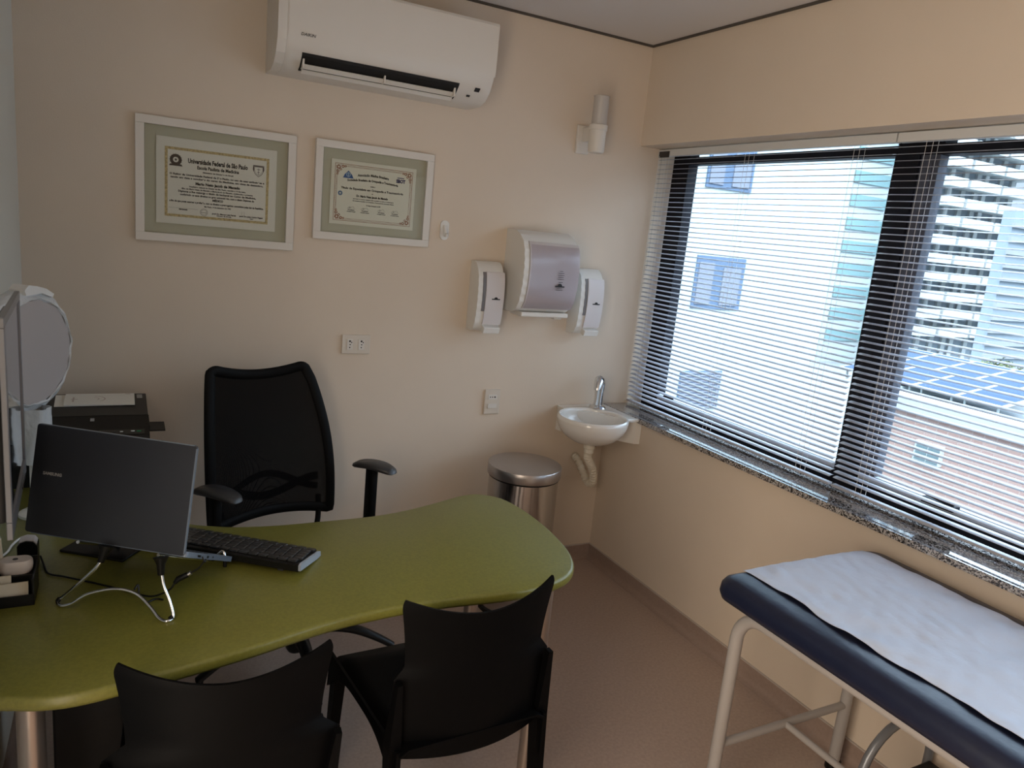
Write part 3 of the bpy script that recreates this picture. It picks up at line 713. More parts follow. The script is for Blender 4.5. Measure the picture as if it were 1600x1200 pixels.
for (x, y) in ((-1.125, -1.372), (-2.303, -1.493), (-1.125, -.93)):
    W('leg', MB().lathe([(0, 0), (.028, 0), (.028, .006), (.0235, .010), (.0235, ZD-.045), (.040, ZD-.040), (.040, ZD-.031), (0, ZD-.0305)], (x, y, 0), 32), LEGM, 35)
W('frame_rail', MB().bb((-2.25, -1.22, ZD-.07), (-1.13, -1.17, ZD-.0305)), BLACK)

t = thing('drawer_cabinet', 'dark black drawer cabinet in the shadow under the desk, left end', 'cabinet', (-2.17, -1.15, 0))
W('body', MB().bb((-2.295, -1.19, .02), (-2.035, -.80, .62), bev=.006), BLACKM)
for k in range(3):
    dr = W('drawer', MB().bb((-2.288, -.802, .04+.19*k), (-2.042, -.788, .22+.19*k), bev=.003), BLACKM)
    obj('handle', MB().bb((-2.20, -.775, .18+.19*k), (-2.11, -.770, .19+.19*k)).bb((-2.20, -.789, .18+.19*k), (-2.19, -.770, .19+.19*k)).bb((-2.12, -.789, .18+.19*k), (-2.11, -.770, .19+.19*k)), DARKG, dr, world=True)
for (x, y) in ((-2.27, -1.18), (-2.06, -1.18), (-2.27, -.83), (-2.06, -.83)): W('foot', MB().lathe([(0, 0), (.015, 0), (.015, .021), (0, .021)], (x, y, 0), 16), BLACK)
tag(obj('cable', MB().tube([(-2.405, -1.50, .708), (-2.405, -1.495, .60), (-2.395, -1.48, .50), (-2.41, -1.47, .2), (-2.41, -1.46, .003), (-2.36, -1.43, .003)], .003, 8, smooth=8), BLACK, smooth=60), 'thin black cable hanging beside the desk leg against the left wall', 'cable')

# ------------------------------------------------------------------ office chair
t = thing('office_chair', 'black mesh-backed swivel office chair with armrests behind the green desk', 'office chair', (-1.61, -.535, 0), math.radians(16))
def L(name, b, m, sm=None, par=None, lab=None): return obj(name, b, m, par or t, smooth=sm, label=lab)
# local frame: forward = -Y
hub = L('base_hub', MB().lathe([(0, .085), (.026, .086), (.034, .10), (.040, .18), (.032, .21), (0, .211)], seg=28), BLACK, 40)
for k in range(5):
    a = math.radians(38 + 72*k); d = Vector((math.cos(a), math.sin(a), 0)); sd = Vector((-d.y, d.x, 0))
    def lf(u, v, d=d, sd=sd):
        r = .02 + .330*u; z = .165 + .03*math.sin(min(1, u*1.6)*PI/2) - .095*u**2.2; w = .027*(1-u) + .016*u; ang = 2*PI*v
        h = .021*(1-u) + .013*u
        return d*r + sd*(w*math.cos(ang)) + Vector((0, 0, z + h*math.sin(ang)))
    lg = L('base_leg', MB().grid(lf, 14, 12), BLACK, 60)
    e = d*.338
    w = MB()
    for s2 in (-1, 1): w.tube([e + sd*(.006*s2) + Vector((0, 0, .0265)), e + sd*(.022*s2) + Vector((0, 0, .0265))], .0262, 20)
    w.tube([e + Vector((0, 0, .03)), e + Vector((0, 0, .10))], .008, 10)
    L('caster', w, BLACK, 40, par=lg)
L('gas_column', MB().lathe([(0, .20), (.025, .20), (.025, .30), (.014, .302), (.014, .38), (0, .38)], seg=24), BLACK, 40)
L('mechanism', MB().box((0, .01, .395), (.16, .22, .035), bev=.01), BLACK)
def seatfn(u, v):
    a = 2*PI*u; r = v; x = .245*math.copysign(abs(math.cos(a))**.6, math.cos(a)); y = .235*math.copysign(abs(math.sin(a))**.6, math.sin(a))
    return x, y
b = MB(); rg = []
for (s_, z) in ((.75, .415), (.96, .417), (1.0, .425), (1.0, .440), (.97, .455), (.85, .463), (.5, .462), (.05, .458)):
    rg.append([b.bm.verts.new((.245*s_*math.copysign(abs(math.cos(2*PI*k/48))**.6, math.cos(2*PI*k/48)), -.02+.235*s_*math.copysign(abs(math.sin(2*PI*k/48))**.6, math.sin(2*PI*k/48)), z)) for k in range(48)])
for r0, r1 in zip(rg, rg[1:]):
    for k in range(48): b.bm.faces.new((r0[k], r0[(k+1) % 48], r1[(k+1) % 48], r1[k]))
b.bm.faces.new(rg[0][::-1]); b.bm.faces.new(rg[-1])
L('seat', b, mat('black_seat_fabric', (.013, .013, .014), .85, bump=.2, bscale=300), 50)
# mesh back: outline in (x, z), curved in y
BZ0, BZ1 = .520, 1.030
def bw(v):     # half width with height
    return .228 - .052*v**2.0 + .006*math.sin(v*PI)
def by(x, v): return .265 + .045*v - .10*(x/.23)**2*.35 - .045*math.sin(v*PI)*.6
def bz(x, v):
    xx = x/.2; return BZ0 + (BZ1-BZ0)*v + (.040*v - .018*(1-v))*xx*xx
def backpt(u, v):
    x = (2*u-1)*bw(v); k = max(0, abs(2*u-1)-.86)/.14
    return Vector((x + .020 - .046*v, by(x, v), bz(x, v) - .014*k*k*max(0, v-.9)/.1))
back = L('backrest', MB().grid(lambda u, v: backpt(u, v), 24, 24, th=.003), MESH, 60, lab='see-through black mesh backrest')
# frame as flat band around the outline
pts = []
for i in range(61): pts.append(backpt(0, i/60))
for i in range(1, 61): pts.append(backpt(i/60, 1))
for i in range(1, 61): pts.append(backpt(1, 1-i/60))
for i in range(1, 60): pts.append(backpt(1-i/60, 0))
def band(pts, wx, wy, closed=True):
    b = MB(); n = len(pts); rings = []
    for i in range(n):
        p = pts[i]; tn = (pts[(i+1) % n] - pts[i-1]).normalized() if closed else (pts[min(i+1, n-1)] - pts[max(i-1, 0)]).normalized()
        yv = Vector((0, 1, 0)); yv = (yv - tn*yv.dot(tn)).normalized(); inn = tn.cross(yv)
        W_ = wx(i) if callable(wx) else wx
        rings.append([b.bm.verts.new(p + inn*(W_*math.cos(2*PI*k/10)) + yv*(wy*math.sin(2*PI*k/10))) for k in range(10)])
    for i in range(n if closed else n-1):
        a, c = rings[i], rings[(i+1) % n]
        for k in range(10): b.bm.faces.new((a[k], a[(k+1) % 10], c[(k+1) % 10], c[k]))
    if not closed: b.bm.faces.new(rings[0]); b.bm.faces.new(rings[-1][::-1])
    return b
L('back_frame', band(pts, lambda i: .019, .009), BLACK2, 60)
# lumbar support: two crossing bows seen through the mesh
lum = [Vector((x, by(x, .22)+.02, BZ0 + .105 + .045*math.cos(x/.21*PI)*.8)) for x in [(-.20+.40*i/20) for i in range(21)]]
b = band(lum, .013, .006, False)
lum2 = [Vector((x, by(x, .22)+.018, BZ0 + .085 - .035*math.cos(x/.21*PI)*.8)) for x in [(-.20+.40*i/20) for i in range(21)]]
L('lumbar_support', b, BLACK2, 60); L('lumbar_support', band(lum2, .016, .006, False), BLACK2, 60)
for sx in (-1, 1): L('back_post', MB().tube([(.06*sx, .12, .40), (.16*sx, .20, .41), (.185*sx+.015, .235, .46), (.19*sx+.018, .255, .55)], .0105, 12, smooth=5), BLACK2, 60)
for sx in (-1, 1):
    cxs = .300*sx + .045
    arm = L('armrest', MB().tube([(.12*sx, .08, .40), (.22*sx, .10, .40), (.275*sx+.01, .10, .42), (cxs, .10, .49)], .017, 12, smooth=5)
            .box((cxs, .10, .586), (.030, .050, .22), bev=.008), BLACK2, 50)
    rot = Euler((0, 0, -.55 if sx > 0 else .35)).to_matrix() if False else Euler((0, 0, .45)).to_matrix()
    b = MB(); rg = []
    for (s_, z) in ((.55, .690), (.92, .692), (1.0, .698), (.97, .706), (.80, .712), (.05, .714)):
        ring = []
        for k in range(32):
            a = 2*PI*k/32; v = Vector((.040*s_*math.copysign(abs(math.cos(a))**.7, math.cos(a)), .092*s_*math.copysign(abs(math.sin(a))**.8, math.sin(a)), 0)); v.z = z - (.014*(v.y/.092)**2)
            v.xy = (rot @ Vector((v.x, v.y, 0))).xy; ring.append(b.bm.verts.new((cxs + v.x, .085 + v.y, v.z)))
        rg.append(ring)
    for r0, r1 in zip(rg, rg[1:]):
        for k in range(32): b.bm.faces.new((r0[k], r0[(k+1) % 32], r1[(k+1) % 32], r1[k]))
    b.bm.faces.new(rg[0][::-1]); b.bm.faces.new(rg[-1])
    obj('arm_pad', b, DARKG, arm, smooth=50)

# ------------------------------------------------------------------ visitor chairs (one moulded shell + legs)
SHM = mat('black_polypropylene', (.0014, .0014, .0016), .5, bump=.03, bscale=300, spec=.08)
def visitor_chair(label, loc, rz, sw=1.0, sh=.214):
    t = thing('visitor_chair', label, 'chair', loc, rz, group=None)
    # local: seat towards +Y, back towards -Y, origin on floor under the back edge
    ZS, HW = .445, .205
    def half(z):                    # half width of the back at height z
        if z < .610: return sh
        if z < .640: return sh - (sh-.186)*(z-.610)/.030
        return .186 + .022*((z-.640)/.17)**1.6 - (.010*((z-.785)/.025)**2 if z > .785 else 0)
    zl = [.405, .43, .46, .50, .55, .60, .610, .618, .626, .634, .640, .66, .69, .72, .75, .775, .785, .793, .800, .806, .810]
    def backP(u, z):
        x = (2*u-1)*half(z)*sw; k = abs(2*u-1)
        y = -.045*(1-k**2) + .012 - .10*max(0, (z-.45))*.35
        zz = z
        if z > .74: zz = z - (z-.74)/.07*(.040*(1-k**1.8))      # dipped top edge
        if z < .46: zz = z - (.46-z)/.06*(.006*(1-k**2))
        return Vector((x, y, zz))
    b = MB(); nu = 28; P = [[backP(i/nu, z) for z in zl] for i in range(nu+1)]
    b.grid(lambda u, v: P[min(nu, round(u*nu))][min(len(zl)-1, round(v*(len(zl)-1)))], nu, len(zl)-1, th=.006)
    obj('backrest', b, SHM, t, smooth=50)
    # seat
    def seatP(u, v):
        y = -.035 + .455*v; w = (.195 + .030*v)*sw; x = (2*u-1)*w; k = abs(2*u-1)
        z = ZS - .012*(1-k**2)*math.sin(PI*min(1, v*1.0)) - .028*max(0, v-.86)/.14 - (.0 if k < .9 else .012*(k-.9)/.1)
        return Vector((x, y, z))
    obj('seat', MB().grid(seatP, 20, 20, th=-.006), SHM, t, smooth=50)
    # side skirts arching from front leg to rear leg
    for sx in (-1, 1):
        b = MB()
        def sk(u, v, sx=sx):
            y = -.03 + .445*u; top = ZS + .001; drop = .018 + .085*(abs(2*u-1)**3.2)*(1.25 if u < .5 else 1.0)
            x = sx*(.196 + .029*u)*sw; return Vector((x + sx*.004*v, y, top - drop*v))
        b.grid(sk, 20, 4, th=.008*sx); obj('side_skirt', b, SHM, t, smooth=50)
        # legs: rear upright reaching the shoulder of the back, front leg
        b = MB()
        def leg(b, p0, p1, w0, d0, w1, d1):
            A = []
            for (p, w_, d_) in ((p0, w0, d0), (p1, w1, d1)):
                A.append([b.bm.verts.new((p[0]+sx_*w_/2, p[1]+sy_*d_/2, p[2])) for sx_, sy_ in ((-1, -1), (1, -1), (1, 1), (-1, 1))])
            for k in range(4): b.bm.faces.new((A[0][k], A[0][(k+1) % 4], A[1][(k+1) % 4], A[1][k]))
            b.bm.faces.new(A[0][::-1]); b.bm.faces.new(A[1])
        leg(b, (sx*.205*sw, -.035, 0), (sx*.203*sw, .004, .44), .026, .026, .030, .040)
        leg(b, (sx*.203*sw, .004, .44), (sx*(sh-.006)*sw, -.012, .612), .030, .040, .012, .020)
        obj('leg', b, SHM, t)
        b = MB(); leg(b, (sx*.222*sw, .425, 0), (sx*.212*sw, .385, .43), .024, .024, .032, .040); obj('leg', b, SHM, t)
    return t
visitor_chair('black moulded visitor chair on the right, backrest overlapping the desk\'s rounded end', (-1.407, -1.545, 0), math.radians(2), .975, .210)
visitor_chair('black moulded visitor chair on the left, cut off by the bottom edge', (-1.974, -1.635, 0), math.radians(-6), .94, .228)

# ------------------------------------------------------------------ things on the desk
lid_TL, lid_TR, lid_BR, lid_BL = map(Vector, ((-2.339, -1.082, 1.113), (-2.028, -1.292, 1.111), (-2.032, -1.346, .875), (-2.337, -1.140, .878)))
t = thing('laptop', 'open dark grey laptop seen from behind, raised on a wire stand', 'laptop', (-2.1, -1.15, .74))
hx = (lid_BR - lid_BL).normalized(); upv = ((lid_TL+lid_TR)/2 - (lid_BL+lid_BR)/2); upv = (upv - hx*upv.dot(hx)).normalized(); nv = hx.cross(upv).normalized()
wid = (lid_BR - lid_BL).length; hei = .238; c0 = (lid_BL + lid_BR)/2
Mlid = Matrix((( *[hx[i] for i in (0,)], nv[0], upv[0], c0[0]), (hx[1], nv[1], upv[1], c0[1]), (hx[2], nv[2], upv[2], c0[2]), (0, 0, 0, 1)))
# nv points away from or towards the camera
campos = Vector(co.location)
sgn = 1 if nv.dot(campos - c0) > 0 else -1
lid = W('screen_lid', MB().prism(rr(wid, hei, .006, 4, 0, hei/2), -.003, .003, axis='y').xf(Mlid), LAP, 30)
obj('lid_edge', MB().bb((wid/2-.0015, -.0032, .004), (wid/2+.0008, .0032, hei-.006)).bb((-wid/2+.006, -.0032, hei-.001), (wid/2-.006, .0032, hei+.0008)).xf(Mlid), LAPE, lid, world=True)
obj('screen', MB().bb((-wid/2+.008, -sgn*.0038, .016), (wid/2-.008, -sgn*.0030, hei-.010)).xf(Mlid), SCREEN, lid, world=True)
lo_ = c0 + hx*(-wid/2+.048) + upv*(hei*.545) + nv*(.0034*sgn)
Mt = Matrix(((hx.x, upv.x, nv.x, lo_.x), (hx.y, upv.y, nv.y, lo_.y), (hx.z, upv.z, nv.z, lo_.z), (0, 0, 0, 1)))
obj('logo', MB().text('SAMSUNG', Mt, .009, .0004, 'CENTER', maxw=.044), LOGO, lid, world=True)
fw = Vector((-hx.y, hx.x, 0)).normalized(); al = math.radians(27); dd = fw*math.cos(al) - Vector((0, 0, math.sin(al))); dn = hx.cross(dd)
if dn.z < 0: dn = -dn
cb_ = c0 + dd*.010 + dn*.010
Mb = Matrix(((hx.x, dd.x, dn.x, cb_.x), (hx.y, dd.y, dn.y, cb_.y), (hx.z, dd.z, dn.z, cb_.z), (0, 0, 0, 1)))
base = W('keyboard_base', MB().prism(rr(wid, .232, .008, 4, 0, .116), -.013, -.001, axis='z').xf(Mb), LAPE, 30)
b = MB()
for r in range(5):
    for k in range(15): b.bb((-wid/2+.02+.0222*k, .04+.0195*r, -.001), (-wid/2+.039+.0222*k, .056+.0195*r, .0006))
obj('keys', b.xf(Mb), KEYM, base, world=True)
for u0, u1, w0, w1 in ((.050, .064, -.010, -.005), (.095, .103, -.010, -.005), (.122, .127, -.009, -.005)): obj('port', MB().bb((wid/2-.002, u0, w0), (wid/2+.0004, u1, w1)).xf(Mb), BLACK, base, world=True)

t = thing('laptop_stand', 'chrome bent-wire laptop stand with black joints on the green desk', 'laptop stand', (-2.15, -1.25, .74))
r_ = .0037
A = [(-2.185, -1.262, .855), (-2.200, -1.262, .83), (-2.235, -1.250, .79), (-2.262, -1.236, .760), (-2.275, -1.232, .7475), (-2.268, -1.248, .7435), (-2.248, -1.257, .750), (-2.215, -1.265, .772), (-2.165, -1.282, .785), (-2.125, -1.302, .778), (-2.098, -1.335, .760), (-2.082, -1.362, .7455), (-2.068, -1.376, .7435), (-2.055, -1.368, .7475), (-2.060, -1.355, .775), (-2.072, -1.343, .81), (-2.077, -1.335, .845)]
W('wire_frame', MB().tube(A, r_, 10, smooth=8), CHROME, 60)
def under(x_, y_, off): return Mb @ Vector((x_, y_, -.013 - off))
B1 = [under(wid/2-.07, .012, .004), under(wid/2-.055, .10, .0045), under(wid/2-.052, .19, .0045), under(wid/2-.050, .235, .004), under(wid/2-.045, .245, -.012), under(wid/2-.035, .243, -.020), under(wid/2-.027, .245, -.010), under(wid/2-.024, .249, .008)]
B2 = [under(-wid/2+.11, .012, .004), under(-wid/2+.09, .10, .0045), under(-wid/2+.08, .20, .0045), under(-wid/2+.08, .240, .002), under(-wid/2+.075, .245, -.014), under(-wid/2+.065, .244, -.014), under(-wid/2+.06, .249, .006)]
W('support_arm', MB().tube(B1, r_, 10, smooth=5), CHROME, 60); W('support_arm', MB().tube(B2, r_, 10, smooth=5), CHROME, 60)
ja = Vector(A[-1]); jb = Vector(A[0])
W('joint', MB().tube([ja+Vector((0, 0, -.012)), ja+Vector((0, 0, .012)), ja+Vector((0, .004, .026))], [.007, .009, .016], 14), BLACK, 50)
W('joint', MB().tube([jb+Vector((-.006, 0, -.012)), jb+Vector((0, 0, .008)), jb+Vector((.004, .004, .022))], [.007, .009, .016], 14), BLACK, 50)
W('rubber_ring', MB().tube([(-2.271, -1.233, .7535), (-2.275, -1.232, .7475)], .0048, 12), BLACK)
W('rubber_ring', MB().tube([(-2.062, -1.372, .7455), (-2.056, -1.369, .7475)], .0050, 12), BLACK)
ft = B1[-1]; W('rubber_foot', MB().tube([ft+Vector((0, 0, .008)), (ft.x, ft.y, .7402)], .0045, 12), BLACK)
ft = B2[-1]; W('rubber_foot', MB().tube([ft+Vector((0, 0, .008)), (ft.x, ft.y, .7402)], .0045, 12), BLACK)

t = thing('charging_cable', 'thin black cable with plug running in front of the laptop stand', 'cable', (-2.15, -1.2, .74))
cb = [(-2.325, -1.000, .752), (-2.316, -1.03, .744), (-2.303, -1.082, .7435), (-2.27, -1.108, .7435), (-2.218, -1.150, .7435), (-2.172, -1.190, .7435), (-2.125, -1.235, .7435), (-2.09, -1.262, .746), (-2.058, -1.278, .765), (-2.045, -1.280, .784)]
W('cord', MB().tube(cb, .0022, 8, smooth=8), BLACK, 60)
W('plug', MB().tube([(-2.047, -1.280, .781), (-2.040, -1.281, .790), (-2.020, -1.284, .800)], [.0045, .0068, .0062], 12), BLACK, 50)
W('plug_collar', MB().tube([(-2.020, -1.284, .800), (-2.014, -1.285, .804)], .0052, 12), STEEL, 50)
pe = Mb @ Vector((wid/2+.001, .057, -.0075))
W('cord', MB().tube([(-2.014, -1.285, .804), (-1.998, -1.289, .815), (-1.985, -1.292, .835), pe + hx*.012 + Vector((0, 0, -.012)), pe + hx*.006], .0018, 8, smooth=8), BLACK, 60)
tag(obj('cable_tie', MB().tube([(-2.128, -1.300, .787), (-2.120, -1.290, .792), (-2.118, -1.298, .770), (-2.105, -1.285, .746), (-2.085, -1.270, .7425), (-2.070, -1.278, .7425)], .0022, 8, smooth=6), BLACK, smooth=60), 'short black strap looped around the arch of the wire stand', 'cable tie')

o = obj('pad', MB().box((-2.186, -.965, .7437), (.170, .115, .007), Euler((0, 0, -.62)).to_matrix(), .002), BLACKM)
tag(o, 'thin flat black rectangular plate lying on the desk behind the laptop stand', 'plate')

# keyboard
t = thing('computer_keyboard', 'black full-size keyboard with light end cap right of the laptop', 'keyboard', (-1.9, -1.05, ZD))
ka = math.radians(143.2)      # along the keyboard, away from its right-hand end
kd = Vector((math.cos(ka), math.sin(ka), 0)); kp = Vector((-.598, -.801, 0))
tilt = math.radians(7); kq = (kp*math.cos(tilt) + Vector((0, 0, math.sin(tilt)))).normalized(); kn = kd.cross(kq)
if kn.z < 0: kn = -kn
K0 = Vector((-1.689, -1.149, .7565))
Mk = Matrix(((kd.x, kq.x, kn.x, K0.x), (kd.y, kq.y, kn.y, K0.y), (kd.z, kq.z, kn.z, K0.z), (0, 0, 0, 1)))
KW, KD_ = .44, .124
W('case', MB().prism([(0, -.014), (.004, -.002), (.010, 0), (KD_-.006, 0), (KD_, -.004), (KD_-.002, -.020), (KD_-.02, -.022)], .006, KW-.006, axis='x').xf(Mk), BLACK, 30)
CAPM = mat('light_blue_grey_cap', (.32, .36, .42), .3)
W('end_cap', MB().prism([(0, -.014), (.004, -.001), (.010, .001), (KD_-.006, .001), (KD_, -.004), (KD_-.002, -.017), (.02, -.017)], 0, .006, axis='x').xf(Mk), CAPM, 30)
W('end_cap', MB().prism([(0, -.014), (.004, -.001), (.010, .001), (KD_-.006, .001), (KD_, -.004), (KD_-.002, -.017), (.02, -.017)], KW-.006, KW, axis='x').xf(Mk), CAPM, 30)
for u in (.04, KW-.06):
    W('foot', MB().box((u+.02, KD_-.022, -.030), (.016, .010, .026), bev=.002).xf(Mk), DARKG)
kb = MB().box((0, 0, .003), (.0168, .0168, .006), bev=.0016, seg=1); k0 = obj('key', kb.xf(Matrix.Identity(4)), KEYM, None)
inv = mat4(t).inverted()
first = True
for r in range(6):
    for c_ in range(16 if r else 16):
        k = k0 if first else k0.copy()
        if not first: C.objects.link(k)
        first = False; k.parent = t
        k.matrix_local = inv @ Mk @ Matrix.Translation((.022 + .0262*c_ + .002*((r*3) % 4), 0.016 + .0185*r, 0)) @ Matrix.Diagonal((1.42, .98, 1, 1))

# monitor
mt0, mt1 = Vector((-2.3335, -1.415, 0)), Vector((-2.350, -1.022, 0)); dm = (mt1-mt0); ml = dm.length; ang = math.atan2(dm.y, dm.x)
t = thing('monitor', 'silver-framed monitor seen almost edge-on beside the left wall', 'monitor', (-2.36, -1.22, .74))
Mm = Matrix.Translation((mt0.x, mt0.y, .975)) @ Matrix.Rotation(ang, 4, 'Z')      # local x along screen, -y faces the room
MHh = .415
b = MB()
for (a0, a1, c0_, c1_) in ((0, ml, 0, .034), (0, ml, MHh-.018, MHh), (0, .020, .034, MHh-.018), (ml-.016, ml, .034, MHh-.018)): b.bb((a0, -.006, c0_), (a1, .004, c1_), bev=.0015)
W('bezel', b.xf(Mm), SILV)
W('screen', MB().bb((.018, -.003, .030), (ml-.014, .003, MHh-.016)).xf(Mm), SCREEN)
W('back_shell', MB().bb((.030, .004, .02), (ml-.012, .026, MHh-.03), bev=.008).xf(Mm), DARKG, 30)
b = MB()
for k in range(5): b.bb((ml-.05-.022*k, -.0072, .006), (ml-.040-.022*k, -.0055, .010))
W('buttons', b.xf(Mm), DARKG)
W('stand_neck', MB().bb((.15, .060, -.232), (.21, .072, .12), bev=.004).bb((.15, .026, .05), (.21, .062, .11)).xf(Mm), BLACK)
W('stand_base', MB().bb((.04, .056, -.2345), (.36, .088, -.225), bev=.003).xf(Mm), BLACK)

# wrapped disc
n_ = Vector((.86, -.51, 0)).normalized(); dc = Vector((-2.355, -.70, 1.192)); R_ = .160
t = thing('wrapped_disc', 'round grey-white disc wrapped in clear plastic film beside the printer', 'wrapped disc', (-2.36, -.70, .74))
ux = Vector((-n_.y, n_.x, 0)); 
Md = Matrix(((ux.x, n_.x, 0, dc.x), (ux.y, n_.y, 0, dc.y), (0, 0, 1, dc.z), (0, 0, 0, 1)))   # local x in plane, y normal, z up
def pris(poly, y0, y1): return MB().prism(poly, y0, y1, axis='y')
circ = lambda r, n=72, wob=0: [((r + wob*math.sin(7*2*PI*k/n) + wob*.6*math.sin(17*2*PI*k/n+1))*math.cos(2*PI*k/n), (r + wob*math.sin(7*2*PI*k/n) + wob*.6*math.sin(17*2*PI*k/n+1))*math.sin(2*PI*k/n)) for k in range(n)]
W('disc', pris(circ(R_-.022, 72, .0020), .0, .010).xf(Md), DISCM, 30)
CRINK = mat('crinkled_white_film', (.62, .65, .67), .25, bump=.5, bscale=40)
b = MB(); n = 90; ra = []
for j, (dr, yy_) in enumerate(((-.020, .011), (-.017, .0145), (-.014, .012), (-.008, .004), (.0, .002), (.006, -.004), (.008, -.022), (.004, -.040))):
    ra.append([b.bm.verts.new(((R_-.004+dr+.0018*math.sin(9*2*PI*k/n+j)+.001*math.sin(23*2*PI*k/n))*math.cos(2*PI*k/n), yy_ + .0015*math.sin(13*2*PI*k/n), (R_-.004+dr+.0018*math.sin(9*2*PI*k/n+j)+.001*math.sin(23*2*PI*k/n))*math.sin(2*PI*k/n))) for k in range(n)])
for r0, r1 in zip(ra, ra[1:]):
    for k in range(n): b.bm.faces.new((r0[k], r0[(k+1) % n], r1[(k+1) % n], r1[k]))
W('film_rim', b.xf(Md), CRINK, 35)
W('top_flap', MB().prism([(-.030, .150), (-.036, .164), (-.020, .176), (.010, .172), (.045, .163), (.075, .147), (.070, .138), (.030, .152)], -.030, .012, axis='y').xf(Md), WHITE)
W('stem', MB().tube([(dc.x, dc.y, .757), (dc.x, dc.y, dc.z-R_)], .016, 16), WHITE)
b = MB(); n = 24; ra = []
for j in range(7):
    z = 1.045 - .025*j; ra.append([b.bm.verts.new((dc.x+.004 + (.032+.005*math.sin(5*2*PI*k/n+j))*math.cos(2*PI*k/n), dc.y-.01 + (.032+.005*math.sin(5*2*PI*k/n+j))*math.sin(2*PI*k/n), z)) for k in range(n)])
for r0, r1 in zip(ra, ra[1:]):
    for k in range(n): b.bm.faces.new((r0[k], r0[(k+1) % n], r1[(k+1) % n], r1[k]))
W('film_gather', b, CRINK, 60)
W('foot', MB().lathe([(0, .7402), (.045, .7402), (.045, .748), (.03, .757), (0, .757)], (dc.x+.0, dc.y, 0), 32), WHITE, 40)

# printer
t = thing('printer', 'black multifunction printer at the back wall, papers lying on top', 'printer', (-2.22, -.3, .74))
PXa, PXb, PYa, PYb, PZ = -2.425, -2.074, -.500, -.072, .9285
W('body', MB().prism([(PYa+.018, .7405), (PYa+.006, .875), (PYa+.05, .900), (PYb, .905), (PYb, .7405)], PXa+.006, PXb-.004, axis='x'), BLACK, 20)
W('scanner_lid', MB().prism([(PYa+.1195, .9055), (PYa+.1195, PZ), (PYb-.05, PZ+.002), (PYb, PZ-.006), (PYb, .9055)], PXa, PXb-.002, axis='x'), BLACKM, 20)
cp = W('control_panel', MB().prism([(PYa, .882), (PYa+.006, .892), (PYa+.119, .9275), (PYa+.119, .904), (PYa+.05, .900), (PYa+.01, .878)], PXa, PXb, axis='x'), BLACKM, 20)
sl = math.atan2(.9275-.892, .113)
def onp(x, s): return Vector((x, PYa+.006+s*math.cos(sl), .892+s*math.sin(sl)+.0008))
Rp = Euler((sl, 0, 0)).to_matrix()
obj('panel_inlay', MB().box(onp(-2.150, .022), (.125, .026, .001), Rp), mat('panel_grey', (.022, .02, .016), .4), cp, world=True)
obj('button', MB().lathe([(0, .001), (.0045, .001), (.005, 0)], onp(-2.152, .022)+Vector((0, 0, .001)), 14), mat('white_button', (.6, .62, .6), .4), cp, world=True)
obj('button', MB().lathe([(0, .001), (.0055, .001), (.006, 0)], onp(-2.121, .024)+Vector((0, 0, .001)), 14), bpy.data.materials['white_button'], cp, world=True)
obj('button', MB().lathe([(0, .001), (.0045, .001), (.005, 0)], onp(-2.172, .022)+Vector((0, 0, .001)), 14), BLACK, cp, world=True)
obj('indicator', MB().box(onp(-2.104, .023)+Vector((0, 0, .001)), (.012, .005, .001), Rp), GREEND, cp, world=True)
obj('badge', MB().box(onp(-2.228, .018), (.030, .007, .001), Rp), LOGO, cp, world=True)
obj('sticker', MB().box(onp(-2.232, .095), (.011, .016, .001), Rp), LOGO, cp, world=True)
obj('vent_print', MB().bb((-2.105, -.17, PZ+.0012), (-2.088, -.12, PZ+.0026)), LOGO, cp, world=True)
W('paper_tray', MB().bb((PXb-.006, -.36, .865), (PXb+.050, -.26, .869)).bb((PXb-.006, -.36, .865), (PXb+.004, -.26, .885)), BLACKM)
def sheet(name, c, w, d, rz, label, z, mk=None):
    o = obj(name, MB().box((c[0], c[1], z), (w, d, .0012), Euler((0, 0, rz)).to_matrix()), PAPER); return tag(o, label, 'paper')
pz = PZ + .0030
t = thing('paper_sheet', 'upper white paper with a faint circular print on the printer lid', 'paper', (-2.215, -.22, pz+.002))
W('sheet', MB().box((-2.2150, -.195, pz+.0025), (.205, .150, .0035), Euler((0, 0, .0)).to_matrix()), PAPER)
b = MB()
for (r, w_) in ((.040, .004), (.020, .003)):
    for k in range(18):
        a0, a1 = -.9+2.4*k/18, -.9+2.4*(k+1)/18
        b.poly([(-2.235+.9*(r-w_)*math.cos(a0), -.195+(r-w_)*math.sin(a0), pz+.0046), (-2.235+.9*r*math.cos(a0), -.195+r*math.sin(a0), pz+.0046), (-2.235+.9*r*math.cos(a1), -.195+r*math.sin(a1), pz+.0046), (-2.235+.9*(r-w_)*math.cos(a1), -.195+(r-w_)*math.sin(a1), pz+.0046)])
b.bb((-2.295, -.23, pz+.0044), (-2.290, -.17, pz+.0047)).bb((-2.30, -.20, pz+.0044), (-2.28, -.196, pz+.0047)).bb((-2.14, -.135, pz+.0044), (-2.125, -.130, pz+.0047))
W('faint_print', b, mat('faint_pink_print', (.50, .42, .38), .8))
tag(obj('paper_sheet', MB().box((-2.245, -.192, pz-.0004), (.200, .150, .0016), Euler((0, 0, .03)).to_matrix()), PAPER), 'lower white paper sticking out left beneath the printed sheet on the printer', 'paper')

